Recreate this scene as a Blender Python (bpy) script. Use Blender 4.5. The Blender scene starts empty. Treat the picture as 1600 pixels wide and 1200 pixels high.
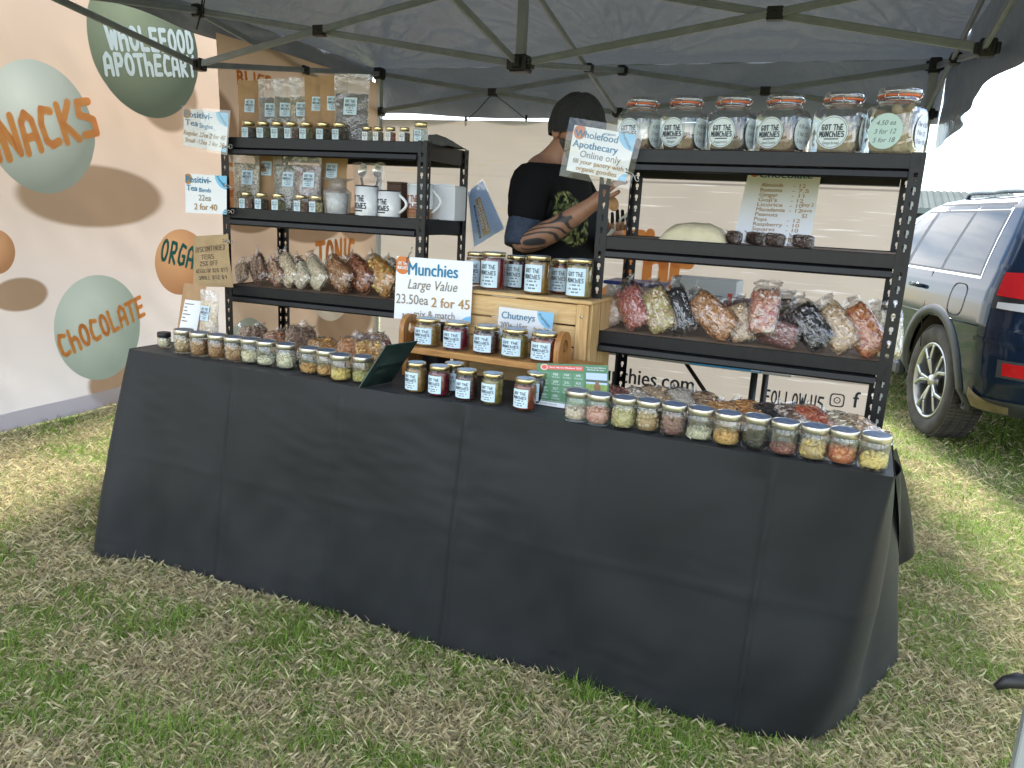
import bpy, math, random
import numpy as np
from math import sin, cos, pi, radians, sqrt, atan2
from mathutils import Vector, Matrix, noise, Quaternion
random.seed(7); np.random.seed(7)
V = Vector
sc = bpy.context.scene
COL = sc.collection

# ------------------------------------------------------------------ camera, sky, sun, exposure
CAM = V((2.156, -1.884, 1.289)); YAW, PITCH, ROLL, FPX = radians(24.02), radians(12.55), radians(3.06), 1208.5
_f = V((-sin(YAW)*cos(PITCH), cos(YAW)*cos(PITCH), -sin(PITCH))); _r = V((cos(YAW), sin(YAW), 0)); _u = _r.cross(_f)
CR = cos(ROLL)*_r + sin(ROLL)*_u; CU = -sin(ROLL)*_r + cos(ROLL)*_u; CF = _f
cd = bpy.data.cameras.new("camera"); cam = bpy.data.objects.new("camera", cd); COL.objects.link(cam)
cam.matrix_world = Matrix(((CR.x, CU.x, -CF.x, CAM.x), (CR.y, CU.y, -CF.y, CAM.y), (CR.z, CU.z, -CF.z, CAM.z), (0, 0, 0, 1)))
cd.sensor_width = 36; cd.lens = FPX/1600*36; cd.clip_start = 0.05; cd.clip_end = 2000
sc.camera = cam
TO_SUN = V((-0.42, 1.75, 2.2)).normalized()
sd = bpy.data.lights.new("sun", 'SUN'); sd.energy = 1.5; sd.angle = radians(10); sd.color = (1, .95, .87)
so = bpy.data.objects.new("sun", sd); COL.objects.link(so); so.location = (0, 0, 20)
so.rotation_mode = 'QUATERNION'; so.rotation_quaternion = TO_SUN.to_track_quat('Z', 'Y')
w = bpy.data.worlds.new("World"); sc.world = w; w.use_nodes = True
wn = w.node_tree; wn.nodes.clear()
def N(nt, t, **k):
    n = nt.nodes.new(t)
    for a, b in k.items(): setattr(n, a, b)
    return n
sky = N(wn, 'ShaderNodeTexSky', sky_type='NISHITA', sun_disc=False)
sky.dust_density = .15; sky.ozone_density = 2.0; sky.sun_elevation = math.asin(TO_SUN.z); sky.sun_rotation = atan2(TO_SUN.x, TO_SUN.y)
b1 = N(wn, 'ShaderNodeBackground'); b1.inputs[1].default_value = 0.05; wn.links.new(sky.outputs[0], b1.inputs[0])
b2 = N(wn, 'ShaderNodeBackground'); b2.inputs[0].default_value = (.93, .96, 1, 1); b2.inputs[1].default_value = .70
tc = N(wn, 'ShaderNodeTexCoord'); mp = N(wn, 'ShaderNodeMapping'); mp.inputs['Scale'].default_value = (1, 1, 2.2); mp.inputs['Location'].default_value = (.3, .2, .1)
nz = N(wn, 'ShaderNodeTexNoise'); nz.inputs['Scale'].default_value = 2.1; nz.inputs['Detail'].default_value = 9; nz.inputs['Roughness'].default_value = .56
cr = N(wn, 'ShaderNodeValToRGB'); cr.color_ramp.elements[0].position = .44; cr.color_ramp.elements[1].position = .60
mx = N(wn, 'ShaderNodeMixShader'); wo = N(wn, 'ShaderNodeOutputWorld')
L = wn.links.new
L(tc.outputs['Generated'], mp.inputs[0]); L(mp.outputs[0], nz.inputs[0]); L(nz.outputs[0], cr.inputs[0]); L(cr.outputs[0], mx.inputs[0])
L(b1.outputs[0], mx.inputs[1]); L(b2.outputs[0], mx.inputs[2]); L(mx.outputs[0], wo.inputs[0])
sc.view_settings.view_transform = 'Standard'; sc.view_settings.look = 'None'; sc.view_settings.gamma = 1
sc.view_settings.exposure = 2.8
sc.cycles.max_bounces = 10; sc.cycles.transparent_max_bounces = 24; sc.cycles.caustics_reflective = False; sc.cycles.caustics_refractive = False
sc.cycles.sample_clamp_indirect = 6

# ------------------------------------------------------------------ measuring helpers (photograph pixel -> point on a real plane)
def ray(u, v): return CR*((u-800)/FPX) - CU*((v-600)/FPX) + CF
def at(u, v, x=None, y=None, z=None):
    d = ray(u, v)
    t = (x-CAM.x)/d.x if x is not None else (y-CAM.y)/d.y if y is not None else (z-CAM.z)/d.z
    return CAM + d*t
def onwall(u, v, p, q):
    n = V((q[1]-p[1], -(q[0]-p[0]), 0)); d = ray(u, v)
    return CAM + d*((V((p[0], p[1], 0))-CAM).dot(n)/d.dot(n))
def depth(p): return (V(p)-CAM).dot(CF)
def mpp(p): return depth(p)/FPX           # metres per photo pixel at p

# ------------------------------------------------------------------ mesh builder
class MB:
    def __init__(s): s.v = []; s.f = []; s.m = []; s.s = []
    def add(s, vs, fs, mi=0, sm=False):
        o = len(s.v); s.v.extend([tuple(p) for p in vs])
        for f in fs: s.f.append(tuple(i+o for i in f)); s.m.append(mi); s.s.append(sm)
    def box(s, lo, hi, mi=0, M=None):
        x0, y0, z0 = lo; x1, y1, z1 = hi
        vs = [(x0,y0,z0),(x1,y0,z0),(x1,y1,z0),(x0,y1,z0),(x0,y0,z1),(x1,y0,z1),(x1,y1,z1),(x0,y1,z1)]
        if M is not None: vs = [M @ V(p) for p in vs]
        s.add(vs, [(0,3,2,1),(4,5,6,7),(0,1,5,4),(1,2,6,5),(2,3,7,6),(3,0,4,7)], mi)
    def rbox(s, lo, hi, b=.003, mi=0, M=None):   # box with bevelled edges
        c = [(lo[i]+hi[i])/2 for i in range(3)]; h = [(hi[i]-lo[i])/2 for i in range(3)]
        b = min(b, *[k*.49 for k in h]); vs = []; idx = {}
        for sx in (-1, 1):
            for sy in (-1, 1):
                for sz in (-1, 1):
                    for a in range(3):
                        d = [h[0]-b, h[1]-b, h[2]-b]; d[a] = h[a]
                        idx[(sx, sy, sz, a)] = len(vs); vs.append(V((c[0]+sx*d[0], c[1]+sy*d[1], c[2]+sz*d[2])))
        fs = []; I = lambda x, y, z, a: idx[(x, y, z, a)]
        for a in range(3):
            o = [k for k in range(3) if k != a]
            for sg in (-1, 1):
                q = []
                for p, r in ((-1,-1),(1,-1),(1,1),(-1,1)):
                    k = [0,0,0]; k[a] = sg; k[o[0]] = p; k[o[1]] = r; q.append(I(*k, a))
                if (sg < 0) != (a == 1): q.reverse()
                fs.append(tuple(q))
        for a in range(3):                          # edges along axis a
            o = [k for k in range(3) if k != a]
            for p in (-1, 1):
                for r in (-1, 1):
                    k0 = [0,0,0]; k0[o[0]] = p; k0[o[1]] = r; k1 = k0[:]; k0[a] = -1; k1[a] = 1
                    q = [I(*k0, o[0]), I(*k1, o[0]), I(*k1, o[1]), I(*k0, o[1])]
                    n = (vs[q[1]]-vs[q[0]]).cross(vs[q[2]]-vs[q[1]]); d = V((0,0,0)); d[o[0]] = p; d[o[1]] = r
                    if n.dot(d) < 0: q.reverse()
                    fs.append(tuple(q))
        for x in (-1, 1):
            for y in (-1, 1):
                for z in (-1, 1):
                    q = [I(x,y,z,0), I(x,y,z,1), I(x,y,z,2)]
                    if x*y*z < 0: q.reverse()
                    fs.append(tuple(q))
        if M is not None: vs = [M @ p for p in vs]
        s.add(vs, fs, mi)
    def bar(s, p, q, wd, ht, mi=0, up=(0,0,1), b=.002):
        p = V(p); q = V(q); d = q-p; Ln = d.length; d.normalize()
        x = d.cross(V(up)); x = x.normalized() if x.length > 1e-4 else V((1,0,0)); y = x.cross(d)
        M = Matrix(((x.x, d.x, y.x, p.x), (x.y, d.y, y.y, p.y), (x.z, d.z, y.z, p.z), (0,0,0,1)))
        s.rbox((-wd/2, 0, -ht/2), (wd/2, Ln, ht/2), b, mi, M)
    def tube(s, pts, r, n=8, mi=0, cap=True, sm=True):
        pts = [V(p) for p in pts]; rs = r if isinstance(r, (list, tuple)) else [r]*len(pts)
        vs = []; x = None
        for i, p in enumerate(pts):
            d = (pts[min(i+1, len(pts)-1)]-pts[max(i-1, 0)]).normalized()
            if x is None:
                x = d.orthogonal().normalized()
            else:
                x = (x - d*x.dot(d)); x = x.normalized() if x.length > 1e-6 else d.orthogonal().normalized()
            y = d.cross(x)
            for k in range(n):
                a = 2*pi*k/n; vs.append(p + (x*cos(a)+y*sin(a))*rs[i])
        fs = []
        for i in range(len(pts)-1):
            for k in range(n): fs.append((i*n+k, i*n+(k+1) % n, (i+1)*n+(k+1) % n, (i+1)*n+k))
        s.add(vs, fs, mi, sm)
        if cap:
            o = len(s.v)-len(vs)
            s.f.append(tuple(o+k for k in reversed(range(n)))); s.m.append(mi); s.s.append(False)
            s.f.append(tuple(o+(len(pts)-1)*n+k for k in range(n))); s.m.append(mi); s.s.append(False)
    def lathe(s, prof, n=20, c=(0,0,0), mi=0, sm=True, M=None, sq=0):
        vs = []; fs = []
        for r, z in prof:
            for k in range(n):
                a = 2*pi*k/n; e = 1
                if sq: e = 1/((abs(cos(a))**sq+abs(sin(a))**sq)**(1/sq))
                p = V((c[0]+r*e*cos(a), c[1]+r*e*sin(a), c[2]+z)); vs.append(M @ p if M is not None else p)
        for i in range(len(prof)-1):
            for k in range(n): fs.append((i*n+k, i*n+(k+1) % n, (i+1)*n+(k+1) % n, (i+1)*n+k))
        s.add(vs, fs, mi, sm)
    def disc(s, c, r, n=20, mi=0, M=None, sq=0):
        vs = []
        for k in range(n):
            a = 2*pi*k/n; e = 1
            if sq: e = 1/((abs(cos(a))**sq+abs(sin(a))**sq)**(1/sq))
            p = V((c[0]+r*e*cos(a), c[1]+r*e*sin(a), c[2])); vs.append(M @ p if M is not None else p)
        s.add(vs, [tuple(range(n))], mi)
    def grid(s, fn, nu, nv, mi=0, sm=True, flip=False):
        vs = [fn(i/nu, j/nv) for j in range(nv+1) for i in range(nu+1)]; W = nu+1
        fs = [(j*W+i, j*W+i+1, (j+1)*W+i+1, (j+1)*W+i) for j in range(nv) for i in range(nu)]
        if flip: fs = [f[::-1] for f in fs]
        s.add(vs, fs, mi, sm)
    def prism(s, pts, th, O, U, W, mi=0):       # polygon (2d pts) in plane O,U,W extruded by thickness along normal
        O = V(O); U = V(U); W = V(W); n = U.cross(W).normalized()*th; k = len(pts)
        a = [O+U*x+W*y for x, y in pts]; vs = a+[p+n for p in a]
        s.add(vs, [tuple(reversed(range(k))), tuple(range(k, 2*k))]+[(i, (i+1) % k, k+(i+1) % k, k+i) for i in range(k)], mi)
    def bit(s, c, ax, mi=0, R=None):
        vs = [V((p[0]*ax[0], p[1]*ax[1], p[2]*ax[2])) for p in ICOV]
        if R is None: R = rrot()
        c = V(c); s.add([R @ p + c for p in vs], ICOF, mi, True)
    def text(s, t, fmap, mi=0, bold=0, ital=0, x0=0, x1=1, y=0, h=1, keep=True, stroke=False, lift=0):
        """writes t between x0..x1 (baseline y, cap height h) through fmap(x, y, lift) -> point"""
        vs, fs, wd = sgeo(t) if stroke else tgeo(t, 0 if bold > .5 else bold, ital)
        if not stroke and bold > .5:          # heavier weight: a second, slightly shifted strike
            dxs = bold*.036; n0 = len(vs); vs = vs+[(a+dxs, b, .0006) for a, b, c in vs]+[(a+dxs*.5, b+dxs*.3, .0003) for a, b, c in vs]; fs = fs+[tuple(i+n0*k for i in f) for k in (1, 2) for f in fs]; wd += dxs
        hs = h if stroke else h/.70
        sx = (x1-x0)/wd if not keep else min((x1-x0)/wd, hs)
        ox = x0 if not keep else x0+((x1-x0)-sx*wd)/2
        s.add([fmap(ox+a*sx, y+b*hs, lift+c) for a, b, c in vs], fs, mi)
    def build(s, name, mats, parent=None, loc=None):
        me = bpy.data.meshes.new(name); me.from_pydata(s.v, [], s.f)
        for m in (mats if isinstance(mats, (list, tuple)) else [mats]): me.materials.append(m)
        me.polygons.foreach_set('material_index', s.m); me.polygons.foreach_set('use_smooth', s.s)
        me.update()
        return link(name, me, parent, loc)
def link(name, me, parent=None, loc=None):
    o = bpy.data.objects.new(name, me); COL.objects.link(o)
    if parent: o.parent = parent
    if loc is not None: o.location = loc
    return o
def tag(o, label=None, cat=None, group=None, kind=None):
    if label: o['label'] = label
    if cat: o['category'] = cat
    if group: o['group'] = group
    if kind: o['kind'] = kind
    return o
def thing(name, label, cat, loc=(0,0,0), rz=0, group=None):
    o = bpy.data.objects.new(name, None); COL.objects.link(o); o.location = loc; o.rotation_euler = (0, 0, rz); o.empty_display_size = .05
    return tag(o, label, cat, group)
def rrot():
    q = Quaternion((random.gauss(0,1), random.gauss(0,1), random.gauss(0,1), random.gauss(0,1))); q.normalize(); return q.to_matrix()
def _ico():
    t = (1+sqrt(5))/2
    v = [(-1,t,0),(1,t,0),(-1,-t,0),(1,-t,0),(0,-1,t),(0,1,t),(0,-1,-t),(0,1,-t),(t,0,-1),(t,0,1),(-t,0,-1),(-t,0,1)]
    return [V(p).normalized() for p in v], [(0,11,5),(0,5,1),(0,1,7),(0,7,10),(0,10,11),(1,5,9),(5,11,4),(11,10,2),(10,7,6),(7,1,8),(3,9,4),(3,4,2),(3,2,6),(3,6,8),(3,8,9),(4,9,5),(2,4,11),(6,2,10),(8,6,7),(9,8,1)]
ICOV, ICOF = _ico()
_tc = {}
def tgeo(t, bold, ital):
    k = (t, bold, ital)
    if k not in _tc:
        cu = bpy.data.curves.new('t', 'FONT'); cu.body = t; cu.size = 1; cu.offset = .018*bold; cu.shear = .25*ital; cu.resolution_u = 3
        o = bpy.data.objects.new('t', cu); COL.objects.link(o)
        dg = bpy.context.evaluated_depsgraph_get(); dg.update(); me = o.evaluated_get(dg).to_mesh()
        vs = [tuple(v.co) for v in me.vertices]; fs = [tuple(p.vertices) for p in me.polygons]
        o.evaluated_get(dg).to_mesh_clear(); bpy.data.objects.remove(o); bpy.data.curves.remove(cu)
        xs = [v[0] for v in vs]; x0 = min(xs); wd = max(xs)-x0
        _tc[k] = ([(a-x0, b, 0) for a, b, c in vs], fs, wd)
    return _tc[k]
# a hand-drawn stroke alphabet (unit height, width ~ .62)
_a = lambda cx, cy, rx, ry, a0, a1, n=9: [(cx+rx*cos(radians(a0+(a1-a0)*i/n)), cy+ry*sin(radians(a0+(a1-a0)*i/n))) for i in range(n+1)]
GL = {'S': [[(.5,.88),(.15,.9),(.08,.6),(.3,.52),(.5,.42),(.47,.1),(.06,.1)]], 'N': [[(.08,.05),(.08,.92),(.48,.1),(.48,.95)]],
 'A': [[(.06,.05),(.1,.75),(.28,.93),(.46,.75),(.5,.05)], [(.1,.38),(.46,.38)]], 'C': [[(.48,.85),(.2,.93),(.08,.6),(.1,.2),(.25,.07),(.5,.12)]],
 'K': [[(.08,.05),(.08,.95)], [(.5,.95),(.12,.5),(.5,.05)]], 'H': [[(.08,.05),(.08,.95)], [(.08,.5),(.35,.58),(.48,.45),(.48,.05)]],
 'O': [_a(.28,.5,.21,.42,0,360,14)], 'L': [[(.08,.95),(.08,.08),(.46,.08)]], 'T': [[(.02,.9),(.54,.92)], [(.28,.9),(.28,.05)]],
 'E': [[(.48,.92),(.1,.92),(.08,.08),(.48,.08)], [(.1,.5),(.42,.5)]], 'W': [[(.03,.95),(.16,.08),(.3,.7),(.42,.08),(.56,.95)]],
 'F': [[(.48,.92),(.1,.92),(.1,.05)], [(.1,.52),(.42,.52)]], 'D': [[(.1,.07),(.1,.92),(.35,.88),(.48,.6),(.45,.25),(.3,.08),(.1,.07)]],
 'P': [[(.1,.05),(.1,.92),(.4,.9),(.48,.68),(.38,.46),(.12,.45)]], 'R': [[(.1,.05),(.1,.92),(.4,.9),(.46,.7),(.38,.5),(.12,.48),(.5,.05)]],
 'Y': [[(.05,.95),(.28,.5),(.5,.95)], [(.28,.5),(.26,.05)]], 'G': [[(.48,.85),(.2,.93),(.08,.6),(.1,.2),(.25,.07),(.48,.14),(.48,.45),(.32,.45)]],
 'U': [[(.08,.95),(.1,.2),(.28,.06),(.46,.2),(.48,.95)]], 'M': [[(.05,.05),(.1,.95),(.29,.4),(.48,.95),(.53,.05)]], 'I': [[(.15,.05),(.15,.95)]],
 'B': [[(.1,.07),(.1,.92),(.36,.9),(.42,.7),(.32,.54),(.12,.52)],[(.32,.54),(.48,.32),(.38,.08),(.1,.07)]], 'V': [[(.05,.95),(.27,.05),(.5,.95)]],
 '.': [[(.25,.05),(.26,.06)]], ' ': [], '0': [_a(.28,.5,.2,.42,0,360,14)], '1': [[(.15,.75),(.3,.95),(.3,.05)]], '2': [[(.08,.75),(.28,.95),(.46,.75),(.08,.06),(.5,.06)]],
 '5': [[(.46,.93),(.12,.93),(.1,.55),(.4,.55),(.46,.2),(.2,.05),(.06,.15)]], '9': [[(.46,.6),(.28,.5),(.1,.7),(.28,.93),(.46,.8),(.44,.05)]], '$': [[(.5,.82),(.15,.86),(.1,.6),(.45,.42),(.45,.15),(.06,.12)],[(.28,1),(.28,0)]],
 '%': [[(.05,.05),(.5,.95)], _a(.12,.8,.08,.1,0,360,6), _a(.42,.2,.08,.1,0,360,6)], '-': [[(.1,.5),(.45,.5)]]}
_sw = [.085]
def sgeo(t):
    vs = []; fs = []; x = 0; k = 0; r = _sw[0]
    for ch in t:
        for st in GL[ch]:
            for (ax, ay), (bx, by) in zip(st, st[1:]):
                an = atan2(by-ay, bx-ax); z = k*.00012; k = (k+1) % 12; o = len(vs); m = 7
                for i in range(m): a = an+pi/2+pi*i/(m-1); vs.append((x+ax+r*cos(a), ay+r*sin(a), z))
                for i in range(m): a = an-pi/2+pi*i/(m-1); vs.append((x+bx+r*cos(a), by+r*sin(a), z))
                fs.append(tuple(range(o, o+2*m)))
        x += .4 if ch in 'I.' else .36 if ch == ' ' else .66 if r > .06 else .62
    return vs, fs, max(x-.1, .3)
def stroke_w(r): _sw[0] = r

# ------------------------------------------------------------------ materials
MC = {}
def mat(name, col, rough=.6, metal=0, spec=.5, nscale=0, namt=.15, bump=0, bscale=200, col2=None, sheen=0, coat=0, det=6):
    if name in MC: return MC[name]
    m = bpy.data.materials.new(name); m.use_nodes = True; nt = m.node_tree; b = nt.nodes['Principled BSDF']
    b.inputs['Base Color'].default_value = (*col, 1); b.inputs['Roughness'].default_value = rough; b.inputs['Metallic'].default_value = metal
    b.inputs['Specular IOR Level'].default_value = spec
    if sheen: b.inputs['Sheen Weight'].default_value = sheen
    if coat: b.inputs['Coat Weight'].default_value = coat; b.inputs['Coat Roughness'].default_value = .03
    if nscale or bump:
        t = N(nt, 'ShaderNodeTexCoord')
    if nscale:
        n = N(nt, 'ShaderNodeTexNoise'); n.inputs['Scale'].default_value = nscale; n.inputs['Detail'].default_value = det; nt.links.new(t.outputs['Object'], n.inputs['Vector'])
        c = N(nt, 'ShaderNodeValToRGB'); c.color_ramp.elements[0].position = .3; c.color_ramp.elements[1].position = .7
        a = col2 or tuple(min(1, x*(1+namt)) for x in col); d = col if col2 else tuple(x*(1-namt) for x in col)
        c.color_ramp.elements[0].color = (*d, 1); c.color_ramp.elements[1].color = (*a, 1)
        nt.links.new(n.outputs[0], c.inputs[0]); nt.links.new(c.outputs[0], b.inputs['Base Color'])
    if bump:
        n2 = N(nt, 'ShaderNodeTexNoise'); n2.inputs['Scale'].default_value = bscale; n2.inputs['Detail'].default_value = 4; nt.links.new(t.outputs['Object'], n2.inputs['Vector'])
        bp = N(nt, 'ShaderNodeBump'); bp.inputs['Strength'].default_value = bump; bp.inputs['Distance'].default_value = .01
        nt.links.new(n2.outputs[0], bp.inputs['Height']); nt.links.new(bp.outputs[0], b.inputs['Normal'])
    MC[name] = m; return m
def clear(name, tint=(1,1,1), base=.06, edge=.75, rough=.02, bump=0, bscale=30, blend=.25, hazy=0, hcol=(.8,.8,.8), stretch=(1,1,1)):
    """thin clear sheet: what is behind shows through, with a glossy reflection that grows at grazing angles"""
    if name in MC: return MC[name]
    m = bpy.data.materials.new(name); m.use_nodes = True; nt = m.node_tree; nt.nodes.clear()
    o = N(nt, 'ShaderNodeOutputMaterial'); t = N(nt, 'ShaderNodeBsdfTransparent'); t.inputs[0].default_value = (*tint, 1)
    g = N(nt, 'ShaderNodeBsdfGlossy'); g.inputs['Roughness'].default_value = rough
    lw = N(nt, 'ShaderNodeLayerWeight'); lw.inputs[0].default_value = blend
    mr = N(nt, 'ShaderNodeMapRange'); mr.inputs[3].default_value = base; mr.inputs[4].default_value = edge
    nt.links.new(lw.outputs['Facing'], mr.inputs[0]); mx = N(nt, 'ShaderNodeMixShader')
    nt.links.new(mr.outputs[0], mx.inputs[0]); nt.links.new(t.outputs[0], mx.inputs[1]); nt.links.new(g.outputs[0], mx.inputs[2])
    out = mx
    if bump:
        tc = N(nt, 'ShaderNodeTexCoord'); n2 = N(nt, 'ShaderNodeTexNoise'); n2.inputs['Scale'].default_value = bscale; n2.inputs['Detail'].default_value = 3; n2.inputs['Distortion'].default_value = .6
        mp = N(nt, 'ShaderNodeMapping'); mp.inputs['Scale'].default_value = stretch; nt.links.new(tc.outputs['Object'], mp.inputs[0]); nt.links.new(mp.outputs[0], n2.inputs['Vector'])
        bp = N(nt, 'ShaderNodeBump'); bp.inputs['Strength'].default_value = bump; bp.inputs['Distance'].default_value = .02
        nt.links.new(n2.outputs[0], bp.inputs['Height']); nt.links.new(bp.outputs[0], g.inputs['Normal']); nt.links.new(bp.outputs[0], lw.inputs['Normal'])
    if hazy:
        d = N(nt, 'ShaderNodeBsdfDiffuse'); d.inputs[0].default_value = (*hcol, 1); m2 = N(nt, 'ShaderNodeMixShader'); m2.inputs[0].default_value = hazy
        nt.links.new(mx.outputs[0], m2.inputs[1]); nt.links.new(d.outputs[0], m2.inputs[2]); out = m2
    nt.links.new(out.outputs[0], o.inputs[0]); MC[name] = m; return m
def bitmat(name, cols, rough=.45):
    """each nut, seed or slice takes its own colour out of the list"""
    if name in MC: return MC[name]
    m = bpy.data.materials.new(name); m.use_nodes = True; nt = m.node_tree; b = nt.nodes['Principled BSDF']; b.inputs['Roughness'].default_value = rough
    g = N(nt, 'ShaderNodeNewGeometry'); c = N(nt, 'ShaderNodeValToRGB'); el = c.color_ramp.elements
    while len(el) < len(cols): el.new(.5)
    for i, k in enumerate(cols): el[i].position = i/max(1, len(cols)-1); el[i].color = (*k, 1)
    nt.links.new(g.outputs['Random Per Island'], c.inputs[0])
    t = N(nt, 'ShaderNodeTexCoord'); n = N(nt, 'ShaderNodeTexNoise'); n.inputs['Scale'].default_value = 160; nt.links.new(t.outputs['Object'], n.inputs['Vector'])
    mr = N(nt, 'ShaderNodeMapRange'); mr.inputs[3].default_value = .65; mr.inputs[4].default_value = 1.3; nt.links.new(n.outputs[0], mr.inputs[0])
    mm = N(nt, 'ShaderNodeVectorMath', operation='SCALE'); nt.links.new(c.outputs[0], mm.inputs[0]); nt.links.new(mr.outputs[0], mm.inputs['Scale'])
    nt.links.new(mm.outputs[0], b.inputs['Base Color']); MC[name] = m; return m
def wood(name, c1, c2, axis=(1, 12, 12), rough=.5):
    if name in MC: return MC[name]
    m = bpy.data.materials.new(name); m.use_nodes = True; nt = m.node_tree; b = nt.nodes['Principled BSDF']; b.inputs['Roughness'].default_value = rough
    t = N(nt, 'ShaderNodeTexCoord'); mp = N(nt, 'ShaderNodeMapping'); mp.inputs['Scale'].default_value = axis
    n = N(nt, 'ShaderNodeTexNoise'); n.inputs['Scale'].default_value = 6; n.inputs['Detail'].default_value = 8; n.inputs['Distortion'].default_value = 1.2
    c = N(nt, 'ShaderNodeValToRGB'); c.color_ramp.elements[0].position = .35; c.color_ramp.elements[1].position = .65
    c.color_ramp.elements[0].color = (*c1, 1); c.color_ramp.elements[1].color = (*c2, 1)
    for a, d in ((t.outputs['Object'], mp.inputs[0]), (mp.outputs[0], n.inputs[0]), (n.outputs[0], c.inputs[0]), (c.outputs[0], b.inputs['Base Color'])): nt.links.new(a, d)
    MC[name] = m; return m
def sheet(name, col, trans=.4, rough=.7, **k):
    """thin woven cloth that lets part of the light through; col may be a socket-building function"""
    if name in MC: return MC[name]
    m = bpy.data.materials.new(name); m.use_nodes = True; nt = m.node_tree; nt.nodes.clear()
    o = N(nt, 'ShaderNodeOutputMaterial'); p = N(nt, 'ShaderNodeBsdfPrincipled'); p.inputs['Roughness'].default_value = rough; p.inputs['Specular IOR Level'].default_value = k.get('spec', .3)
    t = N(nt, 'ShaderNodeBsdfTranslucent'); mx = N(nt, 'ShaderNodeMixShader'); mx.inputs[0].default_value = trans
    if callable(col):
        s = col(nt); nt.links.new(s, p.inputs['Base Color']); nt.links.new(s, t.inputs[0])
    else: p.inputs['Base Color'].default_value = (*col, 1); t.inputs[0].default_value = (*col, 1)
    if k.get('tcol'): t.inputs[0].default_value = (*k['tcol'], 1)
    if k.get('bump'):
        tc = N(nt, 'ShaderNodeTexCoord'); n2 = N(nt, 'ShaderNodeTexNoise'); n2.inputs['Scale'].default_value = k.get('bscale', 4); n2.inputs['Detail'].default_value = 6; n2.inputs['Distortion'].default_value = .8
        mp = N(nt, 'ShaderNodeMapping'); mp.inputs['Scale'].default_value = k.get('baxis', (1,1,1)); nt.links.new(tc.outputs['Object'], mp.inputs[0]); nt.links.new(mp.outputs[0], n2.inputs[0])
        bp = N(nt, 'ShaderNodeBump'); bp.inputs['Strength'].default_value = k['bump']; bp.inputs['Distance'].default_value = .02
        nt.links.new(n2.outputs[0], bp.inputs['Height']); nt.links.new(bp.outputs[0], p.inputs['Normal'])
    for a, d in ((p.outputs[0], mx.inputs[1]), (t.outputs[0], mx.inputs[2]), (mx.outputs[0], o.inputs[0])): nt.links.new(a, d)
    MC[name] = m; return m

BLACKSTEEL = mat('black_powder_coat', (.007,.0075,.009), .40, 0, .35, nscale=30, namt=.3)
ALU = mat('brushed_aluminium', (.25,.285,.33), .42, .2, nscale=14, namt=.12)
ALUW = mat('white_painted_leg', (.42,.45,.45), .4, .3)
BPL = mat('black_plastic', (.012,.012,.014), .45)
PAPER = mat('white_paper', (.82,.86,.9), .6); PAPERB = mat('pale_blue_label_paper', (.58,.74,.84), .55)
INK = mat('dark_ink', (.03,.04,.06), .6); TEAL = mat('teal_ink', (.01,.19,.36), .6); TEALD = mat('dark_teal_ink', (.015,.13,.2), .6); ORANGE = mat('orange_ink', (.62,.2,.045), .6)
GOLDINK = mat('gold_ink', (.42,.25,.09), .6); GREYINK = mat('grey_brown_ink', (.25,.21,.16), .6); SKYINK = mat('sky_blue_ink', (.2,.55,.85), .6)
SILVER = mat('silver_lid', (.62,.6,.52), .28, .9); GOLD = mat('gold_lid', (.72,.6,.34), .25, .95); LIDTOP = mat('lid_sticker_blue_grey', (.10,.14,.21), .45, nscale=60, namt=.4)
LIDPALE = mat('lid_sticker_pale_blue', (.36,.48,.62), .5, nscale=50, namt=.25)
GLASS = clear('jar_glass', (.96,.985,.975), .05, .55, .02, blend=.22)
FILM = clear('cellophane', (1,1,1), .10, .75, .06, bump=1.0, bscale=20, blend=.38, stretch=(1.6,1.6,.55))
LAM = clear('laminate_film', (1,1,1), .06, .5, .06, hazy=.05, bump=.15, bscale=9)
POUCHFILM = clear('pouch_film', (.97,.97,.97), .08, .5, .15, hazy=.14, bump=.5, bscale=25)
KRAFT = mat('kraft_paper', (.40,.25,.13), .75, nscale=25, namt=.12, bump=.25, bscale=18)
MDF = mat('brown_board', (.22,.15,.095), .8, nscale=60, namt=.2)

# ------------------------------------------------------------------ ground and grass
def ground_mat():
    m = bpy.data.materials.new('soil_and_turf'); m.use_nodes = True; nt = m.node_tree; b = nt.nodes['Principled BSDF']; b.inputs['Roughness'].default_value = .95
    t = N(nt, 'ShaderNodeTexCoord'); n = N(nt, 'ShaderNodeTexNoise'); n.inputs['Scale'].default_value = 1.3; n.inputs['Detail'].default_value = 10; n.inputs['Roughness'].default_value = .7
    c = N(nt, 'ShaderNodeValToRGB'); e = c.color_ramp.elements; e[0].position = .35; e[0].color = (.13,.15,.045,1); e[1].position = .68; e[1].color = (.28,.235,.14,1)
    n2 = N(nt, 'ShaderNodeTexNoise'); n2.inputs['Scale'].default_value = 45; n2.inputs['Detail'].default_value = 8
    mm = N(nt, 'ShaderNodeMix', data_type='RGBA', blend_type='OVERLAY'); mm.inputs[0].default_value = .7
    nt.links.new(t.outputs['Object'], n.inputs[0]); nt.links.new(t.outputs['Object'], n2.inputs[0]); nt.links.new(n.outputs[0], c.inputs[0])
    nt.links.new(c.outputs[0], mm.inputs[6]); nt.links.new(n2.outputs[0], mm.inputs[7]); nt.links.new(mm.outputs[2], b.inputs['Base Color'])
    return m
g = MB(); g.add([(-600,-600,0),(600,-600,0),(600,600,0),(-600,600,0)], [(0,1,2,3)])
tag(g.build('ground', ground_mat()), kind='structure')
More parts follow.
